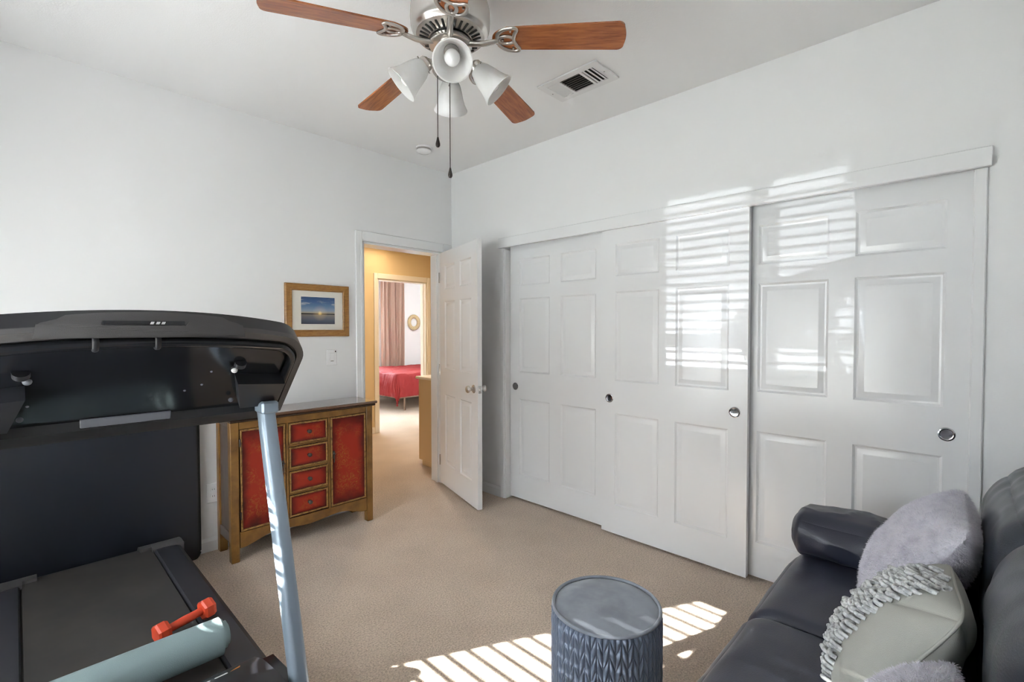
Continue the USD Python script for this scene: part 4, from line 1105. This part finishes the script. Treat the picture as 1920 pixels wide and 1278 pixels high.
# lower crossbar with its label, console foot bracket
cb = Polygon([(-1.512, 1.045), (-1.512, 1.100), (-1.560, 1.118), (-1.600, 1.112), (-1.606, 1.085), (-1.560, 1.052)])
MB().add(prism(cb, TX - 0.40, TX + 0.40, "yz")).build("crossbar", "black_matte", t, smooth=30)
lb = bbox((TX - 0.122, -0.006, -0.012), (TX + 0.084, 0.010, 0.014), 0.002)
lb.apply_transform(trans(0, -1.606, 1.104) @ rot((1, 0, 0), 20))
build(lb, "label_plate", "label_grey", t, smooth=False)
for s in (1, -1):
    bk = Polygon([(-0.060, -0.052), (0.052, -0.048), (0.058, 0.052), (-0.092, 0.056)])
    m = trimesh.creation.extrude_polygon(bk, 0.052, engine="earcut")
    v = np.array(m.vertices); v[:, 0] = v[:, 0] * s + s * 0.318; v[:, 1] = v[:, 1] + 0.135
    mm = trimesh.Trimesh(bend(v), m.faces, process=False)
    if mm.volume < 0:
        mm.invert()
    br = build(mm, "console_bracket", "black_plastic", t, smooth=25)
    c = bend(np.array([[s * 0.222, 0.205, 0.008], [s * 0.236, 0.090, 0.02], [s * 0.232, 0.232, 0.01]]))
    MB().add(trimesh.creation.icosphere(2, 0.009), trans(*c[0])).build("screw_cap", "print_white" if s > 0 else "label_grey", t, smooth=True)
    MB().add(trimesh.creation.icosphere(2, 0.007), trans(*c[1])).build("screw_cap", "label_grey", t, smooth=True)
    MB().add(trimesh.creation.cylinder(0.016, 0.016, sections=20), trans(*c[2]) @ rot((1, 0, 0), 45)).build("boss", "black_plastic", t)
for u, w in ((-0.236, 0.12), (-0.222, 0.12), (0.16, 0.20), (0.145, 0.15), (0.105, 0.13)):
    c = bend(np.array([[u, w, 0.0062]]))[0]
    MB().add(trimesh.creation.icosphere(1, 0.0035), trans(*c)).build("screw", "label_grey", t, smooth=True)
# hand rails towards the user, out of the picture behind the console
for s in (1, -1):
    MB().tube(spline([(TX + s * 0.37, -1.60, 1.13), (TX + s * 0.375, -1.50, 1.12), (TX + s * 0.375, -1.38, 1.08), (TX + s * 0.37, -1.30, 1.05)], 6), 0.017, 14).build("hand_rail", "black_matte", t, smooth=60)

# ------------------------------------------------------------------ rolled mat and dumbbell on the deck
t = thing("rolled_mat", "sage grey exercise mat rolled up across the treadmill belt", "exercise mat", (-2.55, -1.46, 0.213))
def roll():
    turns, th, r1 = 4.4, 0.0075, 0.0650
    n = 190
    a = np.linspace(0, turns * 2 * PI, n)
    r = r1 - th * (a / (2 * PI)) * 1.22
    x0, x1 = -2.900, -2.236
    path = np.stack([r * np.cos(-a - 1.9), r * np.sin(-a - 1.9)], 1)
    V, Fc = [], []
    inner = path * (1 - th / np.maximum(r, 1e-3))[:, None]
    for k in range(n):
        off = 0.024 * min(1.0, max(0.0, a[k] / (2 * PI) - 0.8) / 2.0)          # the inner turns slide out a little at the end
        for (py, pz), xx in ((path[k], x0 - off), (path[k], x1 + off), (inner[k], x1 + off), (inner[k], x0 - off)):
            V.append((xx, -1.46 + py, 0.2145 + r1 + pz))
    for k in range(n - 1):
        p, q = 4 * k, 4 * k + 4
        for e in range(4):
            g = (e + 1) % 4
            Fc += [[p + e, p + g, q + g], [p + e, q + g, q + e]]
    Fc += [[0, 2, 1], [0, 3, 2], [4 * n - 4, 4 * n - 3, 4 * n - 2], [4 * n - 4, 4 * n - 2, 4 * n - 1]]
    m = trimesh.Trimesh(np.array(V), np.array(Fc), process=False)
    if m.volume < 0:
        m.invert()
    return m
build(roll(), "roll", "mat_sage", t, smooth=40)
t = thing("dumbbell", "small red dumbbell with hexagonal heads lying behind the rolled mat", "dumbbell", (-2.285, -1.22, 0.2))
A, B = np.array([-2.384, -1.228, 0.2415]), np.array([-2.186, -1.180, 0.2560])
ax = (B - A) / np.linalg.norm(B - A)
yx = np.cross([0, 0, 1.0], ax); yx /= np.linalg.norm(yx); zx = np.cross(ax, yx)
T = np.eye(4); T[:3, 0], T[:3, 1], T[:3, 2], T[:3, 3] = yx, zx, ax, (A + B) / 2
Ln = np.linalg.norm(B - A) / 2
MB().lathe([(0, -Ln + 0.03), (0.0145, -Ln + 0.03), (0.0165, 0), (0.0145, Ln - 0.03), (0, Ln - 0.03)], 28, T).build("handle", "dumbbell_red", t, smooth=50)
for s in (-1, 1):
    hx = lathe([(0, 0), (0.034, 0.0), (0.0405, 0.007), (0.0405, 0.030), (0.033, 0.042), (0.018, 0.046), (0, 0.046)], 6)
    hx.apply_transform(rot((0, 0, 1), 30))
    hx.apply_translation((0, 0, -Ln + 0.0)) if s < 0 else hx.apply_translation((0, 0, Ln - 0.046))
    MB().add(hx, T).build("head", "dumbbell_red", t, smooth=False)

# ------------------------------------------------------------------ sofa
t = thing("sofa", "dark navy leather sofa along the wall under the camera, padded roll arms", "sofa", (-1.36, -3.3, 0))
sx0, sx1 = -2.46, -0.27
MB().add(soft_box((sx0 + 0.03, -3.72, 0.06), (sx1 - 0.03, -2.90, 0.235), 0.02, (0, 0, 0), 8)).build("base", "leather_dark", t, smooth=True)
for x in (sx0 + 0.1, sx1 - 0.1):
    for y in (-3.66, -2.97):
        MB().box((x - 0.03, y - 0.03, 0), (x + 0.03, y + 0.03, 0.065), 0.004).build("foot", "black_matte", t)
seams = [-0.425, -1.043, -1.66, -2.29]
for k in range(3):
    b, a = seams[k] - 0.002, seams[k + 1] + 0.002
    m = soft_box((a, -3.42, 0.225), (b, -2.832, 0.432), (0.035, 0.085, 0.085), (0.0, 0.010, 0.020), 40, 3 + k, 0.006, 4.0, (1, 2.2, 1))
    build(m, "seat_cushion", "leather", t, smooth=True)
for k in range(3):
    b, a = seams[k] - 0.004 + (0.07 if k == 0 else 0), seams[k + 1] + 0.004 - (0.07 if k == 2 else 0)
    V = soft_box((a, -3.705, 0.415), (b, -3.420, 0.915), (0.10, 0.14, 0.16), (0.012, 0.026, 0.020), 44, 13 + k, 0.010, 5.0, (1.6, 1, 0.8))
    build(V, "back_cushion", "leather_back", t, smooth=True)
for x0, x1, sd_ in ((-0.535, -0.275, 21), (-2.46, -2.20, 22)):
    m = soft_box((x0 + 0.04, -3.70, 0.20), (x1 - 0.02, -2.885, 0.50), 0.04, (0.006, 0.006, 0), 16)
    build(m, "arm_panel", "leather", t, smooth=True)
    m = soft_box((x0, -3.55, 0.440), (x1, -2.850, 0.596), (0.07, 0.022, 0.07), (0.010, 0.004, 0.014), 54, sd_, 0.016, 5.5, (1, 1.5, 1.0))
    build(m, "arm_pad", "leather", t, smooth=True)

# ------------------------------------------------------------------ cushions on the sofa
def pillow(w, h, th, n=48, seed=0, amp=0.012, pinch=0.10):
    """A stuffed square cushion: x across, z up, y thickness, front at -y."""
    lin = np.sin(np.linspace(-PI / 2, PI / 2, n))
    U, W = np.meshgrid(lin, lin, indexing="ij")
    prof = (np.clip(1 - np.abs(U) ** 2.4, 0, 1) * np.clip(1 - np.abs(W) ** 2.4, 0, 1)) ** 0.55
    rnd = np.maximum(np.abs(U), np.abs(W)) / np.maximum((np.abs(U) ** 5 + np.abs(W) ** 5) ** 0.2, 1e-9)
    xx = w / 2 * U * rnd * (1 - pinch * (1 - W ** 2) * np.abs(U))
    zz = h / 2 * W * rnd * (1 - pinch * (1 - U ** 2) * np.abs(W))
    V, Fc = [], []
    i, j = np.meshgrid(np.arange(n - 1), np.arange(n - 1), indexing="ij")
    q = np.stack([i * n + j, (i + 1) * n + j, (i + 1) * n + j + 1, i * n + j + 1], -1).reshape(-1, 4)
    tri = np.vstack([q[:, [0, 1, 2]], q[:, [0, 2, 3]]])
    for s, k in ((-1, 0), (1, 1)):
        P = np.stack([xx, s * th / 2 * prof, zz], -1).reshape(-1, 3)
        f1 = meshkit.fbm(P * 7 + seed * 9.1 + k * 50, 4, seed) - 0.5
        P[:, 1] += s * f1 * amp * 2 * prof.ravel()
        V.append(P); Fc.append((tri if s < 0 else tri[:, ::-1]) + k * n * n)
    m = trimesh.Trimesh(np.vstack(V), np.vstack(Fc), process=False)
    m.merge_vertices(digits_vertex=5)
    if m.volume < 0:
        m.invert()
    return m
def placed(c, lean, yaw, roll=0.0):
    """The cushion's front turned towards +y, leaning back, turned and rolled."""
    return trans(*c) @ rot((0, 0, 1), 180 + yaw) @ rot((1, 0, 0), -lean) @ rot((0, 1, 0), roll)
def seam_pts(w, h, pinch=0.10, n=30):
    q = []
    for s in np.linspace(-1, 1, n): q.append((w / 2 * s, 0, -h / 2 * (1 - pinch * (1 - s * s))))
    for s in np.linspace(-1, 1, n)[1:]: q.append((w / 2 * (1 - pinch * (1 - s * s)), 0, h / 2 * s))
    for s in np.linspace(1, -1, n)[1:]: q.append((w / 2 * s, 0, h / 2 * (1 - pinch * (1 - s * s))))
    for s in np.linspace(1, -1, n)[1:-1]: q.append((-w / 2 * (1 - pinch * (1 - s * s)), 0, h / 2 * s))
    q = np.array(q); u, v = np.abs(q[:, 0]) / (w / 2), np.abs(q[:, 2]) / (h / 2)
    return q * (np.maximum(u, v) / (u ** 5 + v ** 5) ** 0.2)[:, None]
def fur(m, T, nh, length, seed, width=0.0011):
    """Short pile as curves over the cushion, in the cushion's own frame."""
    rng = np.random.default_rng(seed)
    pts, fi = trimesh.sample.sample_surface(m, nh, seed=seed)
    nr = m.face_normals[fi]
    d = nr + rng.normal(0, 0.45, pts.shape) + np.array([0, 0, -0.25])
    d /= np.linalg.norm(d, axis=1, keepdims=True)
    L = length * rng.uniform(0.6, 1.15, nh)[:, None]
    bend_ = rng.normal(0, 0.35, pts.shape) + np.array([0, 0, -0.5])
    P = np.stack([pts - nr * 0.001, pts + d * L * 0.4, pts + d * L * 0.75 + bend_ * L * 0.15, pts + d * L + bend_ * L * 0.35], 1)
    return P.reshape(-1, 3)
def fur_cushion(c, lean, yaw, roll, w, h, th, seed, label, look="fur_lavender", nh=26000, pinch=0.08):
    T = placed(c, lean, yaw, roll)
    t = thing("throw_pillow", label, "cushion", c, group=None)
    m = pillow(w, h, th, 60, seed, 0.014, pinch); m.apply_transform(T)
    cover = build(m, "cover", look, t, smooth=True)
    P = fur(m, T, nh, 0.011, seed) - OFF[t]
    cv = UsdGeom.BasisCurves.Define(stage, numbered(cover, "pile"))
    cv.CreateTypeAttr("linear"); cv.CreatePointsAttr(Vt.Vec3fArray.FromNumpy(P.astype(np.float32)))
    cv.CreateCurveVertexCountsAttr([4] * nh); cv.CreateWidthsAttr([0.0012, 0.0011, 0.0008, 0.0003] * nh); cv.SetWidthsInterpolation("vertex")
    UsdShade.MaterialBindingAPI.Apply(cv.GetPrim()).Bind(LOOKS[look])
    cv.GetPrim().SetCustomDataByKey("kind", "stuff")
    sp = seam_pts(w, h, pinch); sp = (T @ np.column_stack([sp, np.ones(len(sp))]).T).T[:, :3]
    build(tube(sp, 0.004, 8, True), "seam", look, t, smooth=True)
    return t
fur_cushion((-0.738, -3.250, 0.636), 31, 4, 4, 0.46, 0.45, 0.20, 4, "large lavender grey plush cushion in the far corner of the sofa")
fur_cushion((-1.550, -3.270, 0.560), 30, -3, 3, 0.33, 0.30, 0.15, 9, "lavender grey plush cushion nearest the camera, cut by the bottom edge")
# grey cushion with a band of yarn loops down its middle
c = (-1.175, -3.240, 0.575)
T = placed(c, 33, 4, -3)
t = thing("throw_pillow", "grey linen cushion with a thick band of looped yarn tufts", "cushion", c)
gm = pillow(0.40, 0.42, 0.20, 60, 17, 0.014, 0.07); g2 = gm.copy(); g2.apply_transform(T)
build(g2, "cover", "linen_grey", t, smooth=True)
sp = seam_pts(0.40, 0.42, 0.07); sp = (T @ np.column_stack([sp, np.ones(len(sp))]).T).T[:, :3]
build(tube(sp, 0.004, 8, True), "seam", "linen_grey", t, smooth=True)
rng = np.random.default_rng(5)
tf = MB()
front = np.array(gm.vertices)[np.array(gm.vertices)[:, 1] < 0.001]
from scipy.spatial import cKDTree
tree2 = cKDTree(front[:, [0, 2]])
for iz, z in enumerate(np.linspace(-0.190, 0.190, 25)):
    for ix, x in enumerate(np.linspace(-0.055, 0.080, 8)):
        xx, zz = x + rng.normal(0, 0.003) + (0.006 if iz % 2 else 0), z + rng.normal(0, 0.003)
        y = front[tree2.query([xx, zz])[1], 1]
        a0 = rng.uniform(-0.5, 0.5)
        k = np.linspace(0, PI, 7)
        hgt, wd = rng.uniform(0.015, 0.025), rng.uniform(0.009, 0.012)
        pts = np.stack([xx + wd * np.cos(k) * math.cos(a0), y + 0.004 - hgt * np.sin(k) ** 0.7, zz + wd * np.cos(k) * math.sin(a0) - 0.007 * np.sin(k)], 1)
        tf.tube(pts, 0.0058, 8)
tf.m = [trimesh.util.concatenate(tf.m)]
tf.m[0].apply_transform(T)
tf.build("tufted_band", "tuft_yarn", t, smooth=60, kind="stuff")

# ------------------------------------------------------------------ pouf
pxc, pyc, prad, ptop = -1.350, -2.485, 0.180, 0.432
t = thing("pouf_stool", "round grey blue velvet pouf with a woven pleated side and smooth top", "pouf", (pxc, pyc, 0))
Tp = trans(pxc, pyc, 0)
def top_disc():
    n, m = 72, 22
    V = [(0, 0, ptop + 0.010)]
    for i in range(1, m + 1):
        r = prad * 0.985 * i / m
        for j in range(n):
            a = 2 * PI * j / n
            z = ptop + 0.010 * (1 - (i / m) ** 2.5) - 0.006 * (i / m) ** 8
            V.append((r * math.cos(a), r * math.sin(a), z))
    V = np.array(V)
    V[1:, 2] += (meshkit.fbm(V[1:] * 16, 3, 8) - 0.5) * 0.006
    Fc = [[0, 1 + j, 1 + (j + 1) % n] for j in range(n)]
    for i in range(m - 1):
        for j in range(n):
            l = (j + 1) % n
            p, q = 1 + i * n, 1 + (i + 1) * n
            Fc += [[p + j, q + j, q + l], [p + j, q + l, p + l]]
    return trimesh.Trimesh(V, np.array(Fc), process=False)
MB().add(top_disc(), Tp).build("top", "velvet_grey", t, smooth=True)
q = np.linspace(0, 2 * PI, 81)[:-1]
MB().tube(np.stack([pxc + prad * 0.985 * np.cos(q), pyc + prad * 0.985 * np.sin(q), np.full(80, ptop + 0.000)], 1), 0.0058, 10, True).build("piping", "velvet_grey", t, smooth=True)
def knit():
    n, m = 840, 220
    th = np.linspace(0, 2 * PI, n, endpoint=False)
    z = np.linspace(0.012, ptop - 0.004, m)
    A, Z = np.meshgrid(th, z, indexing="ij")
    ncol, ph_ = 60, 0.050
    c = A / (2 * PI) * ncol
    col = np.floor(c); fx = c - col - 0.5                    # -0.5..0.5 across a column
    par = np.where(col % 2 == 0, 1.0, -1.0)
    v = Z / ph_ + par * fx * 1.0 + (col % 2) * 0.0 + 0.07 * np.sin(col * 2.4)
    fv = v - np.floor(v) - 0.5
    leaf = np.clip(1 - (2 * np.abs(fx)) ** 2.2, 0, 1) ** 0.6 * np.clip(1 - (2 * np.abs(fv)) ** 2.6, 0, 1) ** 0.6
    edge = np.clip(np.minimum((Z - 0.0) / 0.03, (ptop + 0.006 - Z) / 0.022), 0, 1)
    r = prad - 0.004 - 0.012 * (1 - edge) ** 2 + 0.009 * leaf * (0.25 + 0.75 * edge)
    P = np.stack([pxc + r * np.cos(A), pyc + r * np.sin(A), Z], -1).reshape(-1, 3)
    i, j = np.meshgrid(np.arange(n), np.arange(m - 1), indexing="ij")
    k = (i + 1) % n
    q4 = np.stack([i * m + j, k * m + j, k * m + j + 1, i * m + j + 1], -1).reshape(-1, 4)
    f = np.vstack([q4[:, [0, 1, 2]], q4[:, [0, 2, 3]]])
    return trimesh.Trimesh(P, f, process=False)
build(knit(), "woven_side", "velvet_knit", t, smooth=True)
MB().lathe([(0, 0.0), (prad - 0.02, 0.0), (prad - 0.012, 0.006), (prad - 0.012, 0.016), (0, 0.016)], 48, Tp).build("base", "black_matte", t)
